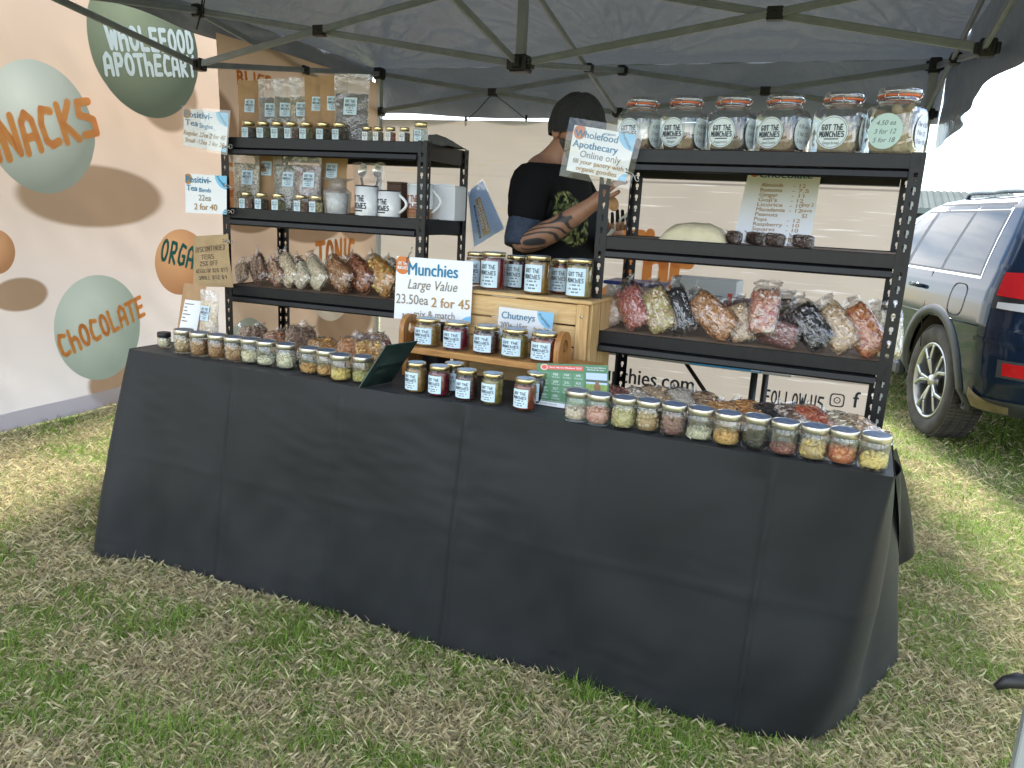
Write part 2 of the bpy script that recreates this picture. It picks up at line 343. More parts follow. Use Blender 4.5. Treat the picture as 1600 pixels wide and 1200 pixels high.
def grass(nb):
    rng = np.random.default_rng(3)
    n = nb*2
    r = np.exp(rng.uniform(np.log(.75), np.log(30), n)); a = rng.uniform(-1.0, 1.0, n) - YAW*.9
    a = -YAW + rng.uniform(-.85, .85, n)
    x = CAM.x + r*np.sin(a); y = CAM.y + r*np.cos(a)
    under = (x > -.12) & (x < 2.22) & (y > .02) & (y < .9)
    k = ~under; x, y, r = x[k][:nb], y[k][:nb], r[k][:nb]; n = len(x)
    def fbm(px, py, sc_, seed):
        o = np.zeros(n); amp = 1
        for i in range(4):
            q = 2.0**i*sc_; gx = np.floor(px*q).astype(int); gy = np.floor(py*q).astype(int); fx = px*q-gx; fy = py*q-gy
            fx = fx*fx*(3-2*fx); fy = fy*fy*(3-2*fy)
            h = lambda ix, iy: np.modf(np.abs(np.sin(ix*127.1+iy*311.7+seed*74.7+i*13.3)*43758.5453))[0]
            o += amp*((h(gx,gy)*(1-fx)+h(gx+1,gy)*fx)*(1-fy)+(h(gx,gy+1)*(1-fx)+h(gx+1,gy+1)*fx)*fy); amp *= .55
        return o/2.0
    dry = .40*fbm(x, y, 1.3, 1)+.60*fbm(x, y, 5.5, 4)+.30*(fbm(x, y, 16, 5)-.5)
    lush = np.clip((x-2.75)/.5, 0, 1)*np.clip((y-1.0)/.6, 0, 1)            # the mown field beyond the stall is greener
    trod = np.exp(-((x-2.75)**2+(y-.35)**2)/.35)                             # worn patch beside the table
    pdry = np.clip((dry-.50)*2.5+.38, .10, .84)*(1-.88*lush)+.25*trod
    isd = rng.uniform(0, 1, n) < pdry
    far = np.clip(r/3.5, .8, 5); tuft = np.clip((fbm(x, y, 3.1, 9)-.56)*7, 0, 1)
    Ln = np.where(isd, rng.uniform(.016, .052, n), rng.uniform(.016, .046, n)*(1.2-.5*pdry)*(1+.5*tuft))*far**.35
    wd = np.where(isd, rng.uniform(.0004, .0008, n), rng.uniform(.0007, .0015, n))*far
    tilt = np.where(isd, rng.uniform(.55, 1.45, n), np.abs(rng.normal(.55, .38, n))); az = rng.uniform(0, 2*pi, n)
    bend = np.where(isd, rng.uniform(-.1, .35, n), rng.uniform(.1, .8, n))
    dx, dy = np.cos(az), np.sin(az); sx, sy = -dy, dx
    def pt(t, sgn, wf):
        th = np.minimum(tilt+bend*t, 1.55); hx = Ln*t*np.sin(th); hz = Ln*t*np.cos(th)
        return np.stack([x+dx*hx+sx*sgn*wd*wf, y+dy*hx+sy*sgn*wd*wf, np.maximum(hz, .001)+rng.uniform(0,.012,n)*isd], 1)
    z0 = np.stack([pt(0,-1,1), pt(0,1,1), pt(.55,1,.8), pt(.55,-1,.8), pt(1,0,0)], 1)
    co = z0.reshape(-1, 3)
    col = np.where(isd[:,None], np.array([.60,.52,.32])[None]*rng.uniform(.55, 1.5, (n,1))+rng.normal(0,.012,(n,3)), np.array([.20,.325,.06])[None]*rng.uniform(.55, 1.6, (n,1))+np.stack([rng.uniform(-.02,.06,n), rng.uniform(-.02,.03,n), rng.uniform(-.01,.012,n)],1))
    col = np.clip(col, .01, .8)
    colv = np.repeat(np.concatenate([col, np.ones((n,1))],1), 5, 0)
    me = bpy.data.meshes.new('grass'); me.vertices.add(5*n); me.vertices.foreach_set('co', co.ravel())
    i = np.arange(n)*5
    loops = np.stack([i,i+1,i+2,i+3,i+3,i+2,i+4], 1).ravel(); me.loops.add(7*n); me.loops.foreach_set('vertex_index', loops)
    ls = np.stack([np.arange(n)*7, np.arange(n)*7+4], 1).ravel(); me.polygons.add(2*n); me.polygons.foreach_set('loop_start', ls)
    me.update(calc_edges=True)
    at_ = me.color_attributes.new('blade', 'FLOAT_COLOR', 'POINT'); at_.data.foreach_set('color', colv.ravel().astype(np.float32))
    m = bpy.data.materials.new('grass_blades'); m.use_nodes = True; nt = m.node_tree; nt.nodes.clear()
    o = N(nt,'ShaderNodeOutputMaterial'); p = N(nt,'ShaderNodeBsdfPrincipled'); p.inputs['Roughness'].default_value = .55; p.inputs['Specular IOR Level'].default_value = .25; tr = N(nt,'ShaderNodeBsdfTranslucent'); mx = N(nt,'ShaderNodeMixShader'); mx.inputs[0].default_value = .35
    ca = N(nt,'ShaderNodeVertexColor', layer_name='blade')
    for q, d in ((ca.outputs[0], p.inputs[0]), (ca.outputs[0], tr.inputs[0]), (p.outputs[0], mx.inputs[1]), (tr.outputs[0], mx.inputs[2]), (mx.outputs[0], o.inputs[0])): nt.links.new(q, d)
    me.materials.append(m); ob = link('grass', me); tag(ob, 'short patchy turf, part green and part straw coloured', 'grass', kind='stuff')
grass(1250000)

# ------------------------------------------------------------------ gazebo
GX, GY, GA, GW, GD = -1.17, 2.991, .053, 3.512, 3.479
def G(a, b): return V((GX+cos(GA)*a*GW-sin(GA)*b*GD, GY+sin(GA)*a*GW+cos(GA)*b*GD, 0))
rl, rr, fl, fr = G(0,0), G(1,0), G(0,-1), G(1,-1)
ZU, ZL, ZE, ZP = 2.19, 1.935, 2.235, 2.92
gz = thing('gazebo', 'dark grey pop-up gazebo with aluminium truss frame sheltering the stall', 'gazebo', (rl.x, rl.y, 0))
def GL_(m, name, mats): o = m.build(name, mats, gz); o.matrix_parent_inverse = Matrix.Translation((-rl.x, -rl.y, 0)); return o
for c in (rl, rr, fl, fr+V((.030,0,0))):
    m = MB(); m.rbox((c.x-.022, c.y-.022, .48), (c.x+.022, c.y+.022, ZU), .004); m.rbox((c.x-.016, c.y-.016, .012), (c.x+.016, c.y+.016, .50), .003)
    lg = GL_(m, 'leg', ALUW)
    m = MB(); m.rbox((c.x-.05, c.y-.05, 0), (c.x+.05, c.y+.05, .012)); m.build('foot_plate', BPL, lg); m = MB(); m.rbox((c.x-.026, c.y-.026, .487), (c.x+.026, c.y+.026, .530), .006); m.tube([(c.x-.02, c.y-.02, .495), (c.x-.040, c.y-.03, .499), (c.x-.060, c.y-.034, .492), (c.x-.076, c.y-.038, .478)], [.013,.015,.012,.006], 8)
    o = m.build('leg_clamp', BPL, lg)
def joint(p, s=.05, h=.07):
    m = MB(); m.rbox((p.x-s/2, p.y-s/2, p.z-h/2), (p.x+s/2, p.y+s/2, p.z+h/2), .006)
    m.rbox((p.x-s*.75, p.y-s*.22, p.z-h*.32), (p.x+s*.75, p.y+s*.22, p.z+h*.32), .004); m.rbox((p.x-s*.22, p.y-s*.75, p.z-h*.32), (p.x+s*.22, p.y+s*.75, p.z+h*.32), .004)
    GL_(m, 'connector', BPL)
def zz(p, z): return V((p.x, p.y, z))
mr, ml, mR, mf, ce = G(.5,0), G(0,-.5), G(1,-.5), G(.5,-1), G(.5,-.5)
for p in (rl, rr, fl, fr): joint(zz(p, ZU), .062, .08); joint(zz(p, ZL), .07, .06)
for p in (mr, ml, mR, mf): joint(zz(p, ZU), .05, .06); joint(zz(p, ZL), .055, .06)
joint(zz(ce, 1.91), .08, .07); joint(zz(ce, 2.27), .07, .06)
m = MB(); m.rbox((ce.x-.019, ce.y-.019, 1.88), (ce.x+.019, ce.y+.019, ZP-.02), .003); GL_(m, 'peak_pole', ALU)
m = MB(); m.rbox((mr.x-.012, mr.y-.012, ZL), (mr.x+.012, mr.y+.012, ZU), .003); 
def scis(a, b, za, zb, la, lb):
    """one scissor pair between two stations: bars cross at a black pivot block"""
    d = (b-a).normalized(); n = V((-d.y, d.x, 0))*.011
    for p, q, o in ((zz(a, za), zz(b, lb), n), (zz(a, la), zz(b, zb), -n)):
        k = MB(); k.bar(p+o, q+o, .014, .030, 0, (0,0,1))
        e = n.normalized()*.0075
        for off in (-.007, .007): k.bar(p+o-e*(1 if o is not n else -1)*0+e+V((0,0,off)), q+o+e+V((0,0,off)), .003, .006, 0, b=.001); k.bar(p+o-e+V((0,0,off)), q+o-e+V((0,0,off)), .003, .006, 0, b=.001)
        GL_(k, 'truss_bar', ALU)
    # pivot where the bars cross
    t = (za-la)/((za-la)+(zb-lb)); p = zz(a+(b-a)*t, 0); z = za+(lb-za)*t
    k = MB(); M = Matrix.Translation((p.x, p.y, z)) @ Matrix.Rotation(atan2(d.y, d.x), 4, 'Z'); k.rbox((-.030, -.021, -.024), (.030, .021, .024), .003, 0, M); k.lathe([(0,-.026),(.008,-.026),(.008,.026),(0,.026)], 8, M=M @ Matrix.Rotation(pi/2, 4, 'X')); GL_(k, 'pivot', BPL)
for a, b in ((rl, mr), (mr, rr), (rl, ml), (ml, fl), (rr, mR), (mR, fr), (fl, mf), (mf, fr)): scis(a, b, ZU, ZU, ZL, ZL)
for p in (ml, mR, mr, mf): scis(p, ce, ZU, 2.27, ZL, 1.91)
CAN = sheet('canopy_cloth', (.25,.26,.272), .22, .30, spec=.8, bump=.9, bscale=7, baxis=(1,1,1), tcol=(.05,.06,.075))
def canopy(s, t):
    a = -.02+1.04*s; b = -1.02+1.04*t
    p = G(a, b); k = max(abs(2*s-1), abs(2*t-1)); z = ZE+(ZP-ZE)*(1-k)
    side = min(abs(2*s-1), abs(2*t-1))
    sag = .055*sin(pi*(1-k))*(1-side) + .05*(1-side**2)*k**4*0
    z0_ = z; q = p*2.1; z += -sag + .028*(noise.noise(V((q.x*1.1, q.y*1.1, 3)))) + .014*noise.noise(V((q.x*4+side*3, q.y*4, 9))) + .007*noise.noise(V((q.x*11+q.y*5, q.y*9, 4))) + .02*k**3*noise.noise(V((a*9, b*9, 5)))
    # puckers running from each corner of the frame
    for ca, cb in ((0,0),(1,0),(0,-1),(1,-1),(.5,0),(0,-.5),(1,-.5)):
        dx, dy = (a-ca), (b-cb); r = sqrt(dx*dx+dy*dy)
        if r < .42: z += .024*sin(atan2(dy, dx)*26+ca*3+cb+2*noise.noise(V((a*5,b*5,1))))*max(0, 1-r/.42)*min(1, r*8)
    z = z0_+(z-z0_)*min(1, (1-k)*9)
    return (p.x, p.y, z)
m = MB(); m.grid(canopy, 190, 190); cp = GL_(m, 'canopy', CAN)
def valance(p, q, z0, z1, ph):
    p = V(p); q = V(q); out = V((q.y-p.y, -(q.x-p.x), 0)).normalized()
    def f(s, t):
        c = p.lerp(q, s); zb = z0+(z1-z0)*s - .02*sin(pi*s); z = ZE+.004+(zb-ZE)*t
        return c + out*(.03*t*sin(s*13+ph)+.012*sin(s*37+ph)*t+.01*noise.noise(V((s*20, t*3, ph)))) + V((0,0,z+.008*sin(s*21+ph)*t))
    k = MB(); k.grid(f, 70, 8); GL_(k, 'valance', CAN)
E_ = [G(-.02,.02), G(1.02,.02), G(-.02,-1.02), G(1.02,-1.02)]
valance(E_[1], E_[0], 1.885, 1.93, 1); valance(E_[0], E_[2], 2.125, 2.13, 2); valance(E_[3], E_[1], 1.98, 1.76, 3); valance(E_[2], E_[3], 1.97, 1.97, 4)
k = MB(); p0 = onwall(316, 2, G(.03,0), G(.03,-1)); k.tube([p0+V((0,0,.08)), p0, onwall(312, 28, G(.03,0), G(.03,-1)), onwall(307, 46, G(.03,0), G(.03,-1))], .004, 6); k.tube([p0+V((.02,0,.08)), p0+V((.015,0,0)), onwall(314, 28, G(.03,0), G(.03,-1))], .003, 6); GL_(k, 'tie_strap', BPL)
# string of small bulbs tied to the back truss
st = thing('string_light', 'dark cord with two tiny bulbs hanging from the back truss beside the capped man', 'string light', zz(G(.25,0), 2.03))
def ST(m, name, mt):
    o = m.build(name, mt, st); o.matrix_parent_inverse = Matrix.Translation(-zz(G(.25,0), 2.03)); return o
A_ = V((0, -.03, 0))
pv = onwall(770, 150, rl, rr)+A_; bl = onwall(731, 190, rl, rr)+A_; br_ = onwall(825, 188, rl, rr)+A_
k = MB(); k.tube([pv, pv.lerp(bl, .5)+V((0,0,-.01)), bl], .003, 6); k.tube([pv+V((.03,0,0)), pv.lerp(br_, .5)+V((0,0,.015)), br_], .003, 6)
for b_ in (bl, br_): k.tube([b_+V((0,0,.03)), b_], .008, 8)
ST(k, 'cord', BPL)
for b_ in (bl, br_): k = MB(); k.lathe([(0,-.035),(.007,-.03),(.010,-.018),(.007,0),(0,0)], 10, b_); ST(k, 'bulb', mat('frosted_bulb', (.9,.92,.9), .2))

# ------------------------------------------------------------------ printed banner walls
def smooth_mask(nt, val, a, b):
    mr = N(nt, 'ShaderNodeMapRange', interpolation_type='SMOOTHSTEP'); mr.inputs[1].default_value = a; mr.inputs[2].default_value = b; mr.inputs[3].default_value = 1; mr.inputs[4].default_value = 0
    nt.links.new(val, mr.inputs[0]); return mr.outputs[0]
def dist(nt, uv, c, rx, ry):
    s = N(nt, 'ShaderNodeVectorMath', operation='SUBTRACT'); s.inputs[1].default_value = (*c, 0); nt.links.new(uv, s.inputs[0])
    d = N(nt, 'ShaderNodeVectorMath', operation='DIVIDE'); d.inputs[1].default_value = (rx, ry, 1); nt.links.new(s.outputs[0], d.inputs[0])
    l = N(nt, 'ShaderNodeVectorMath', operation='LENGTH'); nt.links.new(d.outputs[0], l.inputs[0]); return l.outputs['Value']
def over(nt, fac, bottom, top):
    m = N(nt, 'ShaderNodeMix', data_type='RGBA'); nt.links.new(fac, m.inputs[0]); nt.links.new(bottom, m.inputs[6])
    if isinstance(top, tuple): m.inputs[7].default_value = (*top, 1)
    else: nt.links.new(top, m.inputs[7])
    return m.outputs[2]
def print_col(base, balls, shadows, planks=False):
    def f(nt):
        uvn = N(nt, 'ShaderNodeUVMap'); uv = uvn.outputs[0]
        sp = N(nt, 'ShaderNodeSeparateXYZ'); nt.links.new(uv, sp.inputs[0])
        c = N(nt, 'ShaderNodeValToRGB'); e = c.color_ramp.elements
        ax, p0, p1, c0, c1 = base
        e[0].color = (*c0, 1); e[1].color = (*c1, 1); mr = N(nt, 'ShaderNodeMapRange'); mr.inputs[1].default_value = p0; mr.inputs[2].default_value = p1; nt.links.new(sp.outputs[ax], mr.inputs[0]); nt.links.new(mr.outputs[0], c.inputs[0])
        o = c.outputs[0]
        if planks:
            mp = N(nt, 'ShaderNodeMapping'); mp.inputs['Scale'].default_value = (1.2, 26, 1); nt.links.new(uv, mp.inputs[0]); n = N(nt, 'ShaderNodeTexNoise'); n.inputs['Scale'].default_value = 2; n.inputs['Detail'].default_value = 8; nt.links.new(mp.outputs[0], n.inputs[0])
            o = over(nt, smooth_mask(nt, n.outputs[0], .42, .27), o, (.46,.41,.36))
            md = N(nt, 'ShaderNodeMath', operation='PINGPONG'); md.inputs[1].default_value = .19; nt.links.new(sp.outputs[1], md.inputs[0])
            q_ = N(nt, 'ShaderNodeMapRange'); q_.inputs[1].default_value = 1.0; q_.inputs[2].default_value = 2.2; q_.inputs[3].default_value = .10; q_.inputs[4].default_value = .85; nt.links.new(sp.outputs[0], q_.inputs[0])
            q2_ = N(nt, 'ShaderNodeMath', operation='MULTIPLY'); nt.links.new(q_.outputs[0], q2_.inputs[0]); nt.links.new(smooth_mask(nt, md.outputs[0], .0035, .0085), q2_.inputs[1])
            o = over(nt, q2_.outputs[0], o, (.22,.19,.17))
        for c_, rx, ry, col in shadows: o = over(nt, smooth_mask(nt, dist(nt, uv, c_, rx, ry), .86, 1.02), o, col)
        for c_, r, lo, hi in balls:
            h = dist(nt, uv, (c_[0]-.38*r, c_[1]+.42*r), r, r); cr_ = N(nt, 'ShaderNodeValToRGB'); q = cr_.color_ramp.elements; q[0].color = (*hi, 1); q[1].color = (*lo, 1); q[1].position = .95; q2 = q.new(.45); q2.color = tuple(lo[i]*.45+hi[i]*.55 for i in range(3))+(1,)
            m2 = N(nt, 'ShaderNodeMath', operation='MULTIPLY'); m2.inputs[1].default_value = .70; nt.links.new(h, m2.inputs[0]); nt.links.new(m2.outputs[0], cr_.inputs[0])
            o = over(nt, smooth_mask(nt, dist(nt, uv, c_, r, r), .985, 1.0), o, cr_.outputs[0])
        return o
    return f
def banner(name, label, path, z0, z1, mt, inks, texts, wave=.012, hem=None, ph=0, roll=0):
    """path: plan polyline; texts: list of (string, (s,h) origin, (du,dv) along, height, width, material index)"""
    L_ = [0]
    for p, q in zip(path, path[1:]): L_.append(L_[-1]+(V(q)-V(p)).length)
    def plan(s):
        s = max(0, min(L_[-1], s))
        for i in range(len(path)-1):
            if s <= L_[i+1]+1e-9: t = (s-L_[i])/(L_[i+1]-L_[i]); p = V(path[i]).lerp(V(path[i+1]), t); d = (V(path[i+1])-V(path[i])).normalized(); break
        return V((p[0], p[1], 0)), V((d[1], -d[0], 0))
    def P(s, h, lift=0):
        p, n = plan(s); k = wave*(sin(s*3.1+h*.7+ph)+.6*sin(s*7.3-h*1.7+ph)+.8*noise.noise(V((s*2, h*2, ph)))) + .006*noise.noise(V((s*9+h*6, h*7, ph)))
        return p+n*(k+lift)+V((0,0,h))
    m = MB(); nu = max(8, int(L_[-1]*28)); m.grid(lambda a, b: P(a*L_[-1], z0+(z1-z0)*b), nu, 50)
    nm = len(m.v)
    if hem: m.grid(lambda a, b: P(a*L_[-1], z0+.004+.095*b, .004), nu, 1, 1)
    for t in texts: t(m, P)
    ob = m.build(name, [mt]+inks)
    me = ob.data; uv = me.uv_layers.new(name='UVMap')
    inv = []
    for j in range(51):
        for i in range(nu+1): inv.append((i/nu*L_[-1], z0+(z1-z0)*j/50))
    uvs = np.zeros((len(me.loops), 2)); vi = np.zeros(len(me.loops), dtype=int); me.loops.foreach_get('vertex_index', vi)
    iv = np.array(inv); msk = vi < len(inv); uvs[msk] = iv[vi[msk]]; uv.data.foreach_set('uv', uvs.ravel())
    tag(ob, label, 'banner'); return ob, P
def txt(t, o, dv, h, wd, mi, stroke=True, lift=.003, shear=0, arc=0, sw=.085, bold=0, ital=0):
    du = V((dv[0], dv[1])).normalized(); 
    def f(m, P):
        stroke_w(sw)
        def fm(x, y, l):
            ax = x+shear*y; ay = y+arc*((x-wd/2)**2-(wd/2)**2)
            return P(o[0]+du.x*ax-du.y*ay, o[1]+du.y*ax+du.x*ay, l+lift)
        m.text(t, fm, mi, x0=0, x1=wd, y=0, h=h, keep=False, stroke=stroke, bold=bold, ital=ital)
    return f
PEACH = (.62,.45,.335); LILAC_LIT = (.68,.63,.64)  # paler lilac foot: partly print fade, partly back-lit glow put into the colour
W1 = [(-1.78,-1.6), (-1.83,-.5), (-1.874,.577), (-1.929,1.248), (-1.985,2.2), (-2.02,2.9)]
def on_path(u, v, path):
    s = 0; best = None
    for p, q in zip(path, path[1:]):
        X = onwall(u, v, p, q); d = V(q)-V(p); t = (V((X.x, X.y))-V(p)).dot(d)/d.length_squared
        if -.02 <= t <= 1.02: return (s+t*d.length, X.z)
        if best is None or abs(t-.5) < best[0]: best = (abs(t-.5), (s+t*d.length, X.z))
        s += d.length
    return best[1]
def ball1(u, v, rpx, path):
    c = on_path(u, v, path); t = on_path(u, v-rpx, path); return c, abs(t[1]-c[1])
w1b = [ball1(66,200,105,W1), ball1(231,72,115,W1), ball1(156,512,83,W1), ball1(285,410,52,W1), ball1(-12,393,36,W1)]
SAGE = ((.21,.23,.19), (.60,.61,.54)); OLIVE = ((.065,.078,.05), (.22,.25,.16)); RUST = ((.34,.165,.08), (.60,.33,.17)); MINT = ((.24,.29,.25), (.47,.51,.46))
w1balls = [(*w1b[0], *SAGE), (*w1b[1], *OLIVE), (*w1b[2], *MINT), (*w1b[3], *RUST), (*w1b[4], *RUST)]
def ell(u, v, rx, ry, path, col):
    c = on_path(u, v, path); a = on_path(u+rx, v, path); b = on_path(u, v-ry, path); return (c, abs(a[0]-c[0]), abs(b[1]-c[1]), col)
TAN = (.30,.20,.13)
w1sh = [ell(150,307,112,52,W1,TAN), ell(195,592,58,46,W1,TAN), ell(30,460,48,28,W1,TAN), ell(262,150,48,60,W1,TAN)]
def wtxt(t, u0, v0, u1, v1, hpx, mi, path, sw=.085, shear=0):
    a = on_path(u0, v0, path); b = on_path(u1, v1, path); c = on_path((u0+u1)/2, (v0+v1)/2, path); d = on_path((u0+u1)/2, (v0+v1)/2-hpx, path)
    return txt(t, a, (b[0]-a[0], b[1]-a[1]), abs(d[1]-c[1]), sqrt((b[0]-a[0])**2+(b[1]-a[1])**2), mi, sw=sw, shear=shear)
ORP = sheet('orange_print', (.80,.34,.10), .35); PALEP = sheet('pale_print', (.75,.82,.78), .3); TEALP = sheet('teal_print', (.02,.16,.15), .2); HEM = sheet('lilac_hem', (.66,.64,.72), .35)
banner('banner_wall', 'peach banner wall with SNACKS and CHOCOLATE balls left of the stall', W1, .012, 2.75, sheet('peach_print_lit_foot', print_col((1, .1, 1.7, LILAC_LIT, PEACH), w1balls, w1sh), .38, bump=.1, bscale=3), [HEM, ORP, PALEP, TEALP],
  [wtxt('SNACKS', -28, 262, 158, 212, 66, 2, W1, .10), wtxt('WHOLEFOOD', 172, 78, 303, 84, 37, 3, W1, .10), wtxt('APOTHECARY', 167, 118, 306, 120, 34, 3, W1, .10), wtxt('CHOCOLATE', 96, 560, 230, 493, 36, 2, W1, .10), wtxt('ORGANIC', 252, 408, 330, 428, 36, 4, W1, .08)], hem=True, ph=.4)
W2 = [(G(.005,-.46).x-.02, G(.005,-.46).y), (G(.004,-.25).x, G(.004,-.25).y), (G(.002,-.013).x, G(.002,-.013).y)]
w2b = [ball1(332,262,46,W2), ball1(521,437,66,W2), ball1(385,548,52,W2), ball1(402,96,60,W2), ball1(358,300,34,W2)]
CRM = ((.50,.44,.36), (.74,.68,.60))
w2balls = [(*w2b[0], *CRM), (*w2b[1], *CRM), (*w2b[2], *MINT), (*w2b[4], *RUST)]
w2sh = [ell(316,205,62,85,W2,TAN), ell(390,342,45,24,W2,TAN), ell(487,350,48,32,W2,TAN), ell(560,350,30,30,W2,TAN), ell(540,500,42,44,W2,TAN)]
banner('banner_wall', 'peach banner wall with pale printed balls behind the left shelf rack', W2, .02, 2.12, sheet('peach_print_side', print_col((0, 0, 1.6, (.68,.52,.40), (.60,.44,.32)), w2balls, w2sh), .40, bump=.1, bscale=3), [HEM, ORP, TEALP],
  [wtxt('T', 312, 275, 356, 285, 32, 2, W2, .12), wtxt('TONIC', 496, 420, 553, 412, 42, 2, W2, .10, 0), wtxt('BLISS', 372, 132, 425, 140, 22, 2, W2, .10), wtxt('H', 352, 330, 372, 330, 52, 2, W2, .13)], ph=2)
W3 = [(G(.006,.003).x, G(.006,.003).y), (G(.5,.006).x, G(.5,.006).y+.02), (G(.99,.003).x, G(.99,.003).y)]
def rtx(t, u0, v0, u1, v1, hpx, mi, stroke=False, bold=0, sw=.085):
    a = on_path(u0, v0, W3); b = on_path(u1, v1, W3); d = on_path((u0+u1)/2, (v0+v1)/2-hpx, W3); c = on_path((u0+u1)/2, (v0+v1)/2, W3)
    return txt(t, a, (b[0]-a[0], 0), abs(d[1]-c[1]), b[0]-a[0], mi, stroke=stroke, bold=bold, sw=sw)
def icon(m, P):
    c = on_path(1308, 625, W3); k = .042
    def ring(r0, r1, e, mi):
        n = 28; vs = []
        for r in (r0, r1):
            for i in range(n):
                a = 2*pi*i/n; q = 1/((abs(cos(a))**e+abs(sin(a))**e)**(1/e)); vs.append(P(c[0]+r*q*cos(a), c[1]+r*q*sin(a), .004))
        m.add(vs, [(i, (i+1) % n, n+(i+1) % n, n+i) for i in range(n)], mi)
    ring(k*.82, k, 5, 4); ring(k*.34, k*.48, 2, 4); ring(0.001, k*.08, 2, 4)
banner('banner_wall', 'pale plank printed banner wall across the back of the gazebo', W3, .08, 1.885, sheet('plank_print', print_col((0, .9, 2.2, (.47,.37,.24), (.74,.715,.71)), [], [], True), .26, bump=.12, bscale=3), [HEM, ORP, TEALP, sheet('dark_print', (.03,.04,.05), .1)],
  [rtx('GOT THE', 820, 432, 1084, 445, 84, 2, True, sw=.12), rtx('MUNCHIES', 850, 515, 1110, 520, 74, 2, True, sw=.12), rtx('gotthemunchies.com', 846, 582, 1086, 594, 24, 4, bold=1), rtx('FOLLOW US', 1193, 630, 1286, 634, 24, 4, True, sw=.075), rtx('f', 1331, 636, 1342, 636, 25, 4, bold=1), icon], ph=5)

# ------------------------------------------------------------------ far shed
sh = thing('shed', 'long grey-green corrugated metal shed far behind the car', 'shed', (8, 60, 0))
def shed():
    a = at(1440, 300, y=62); b = at(1591, 292, y=66); c = at(1440, 326, y=62)
    zr = a.z; ze = at(1450, 327, y=62).z; x0 = a.x-14; x1 = b.x
    n = 150; k = MB(); vs = []; fs = []
    for i in range(n+1):
        x = x0+(x1-x0)*i/n; z = .05*sin(i*1.9); vs += [(x, 60, ze+z), (x, 68, zr+z+.4), (x, 76, ze+z)]
    for i in range(n): fs += [(3*i, 3*i+3, 3*i+4, 3*i+1), (3*i+1, 3*i+4, 3*i+5, 3*i+2)]
    k.add(vs, fs, 0, False); o = k.build('roof', mat('corrugated_green_grey', (.035,.055,.055), .8, 0, .2, nscale=.3, namt=.2), sh); o.matrix_parent_inverse = Matrix.Translation((-8,-60,0))
    k = MB(); k.box((x0+.3, 61, 0), (x1-.3, 75, ze-.1)); o = k.build('wall', mat('shed_dark_wall', (.03,.035,.035), .8), sh); o.matrix_parent_inverse = Matrix.Translation((-8,-60,0))
    k = MB(); k.box((x0, 59.8, ze-.35), (x1, 60.0, ze)); o = k.build('gutter', mat('shed_gutter', (.12,.16,.16), .5), sh); o.matrix_parent_inverse = Matrix.Translation((-8,-60,0))
shed()

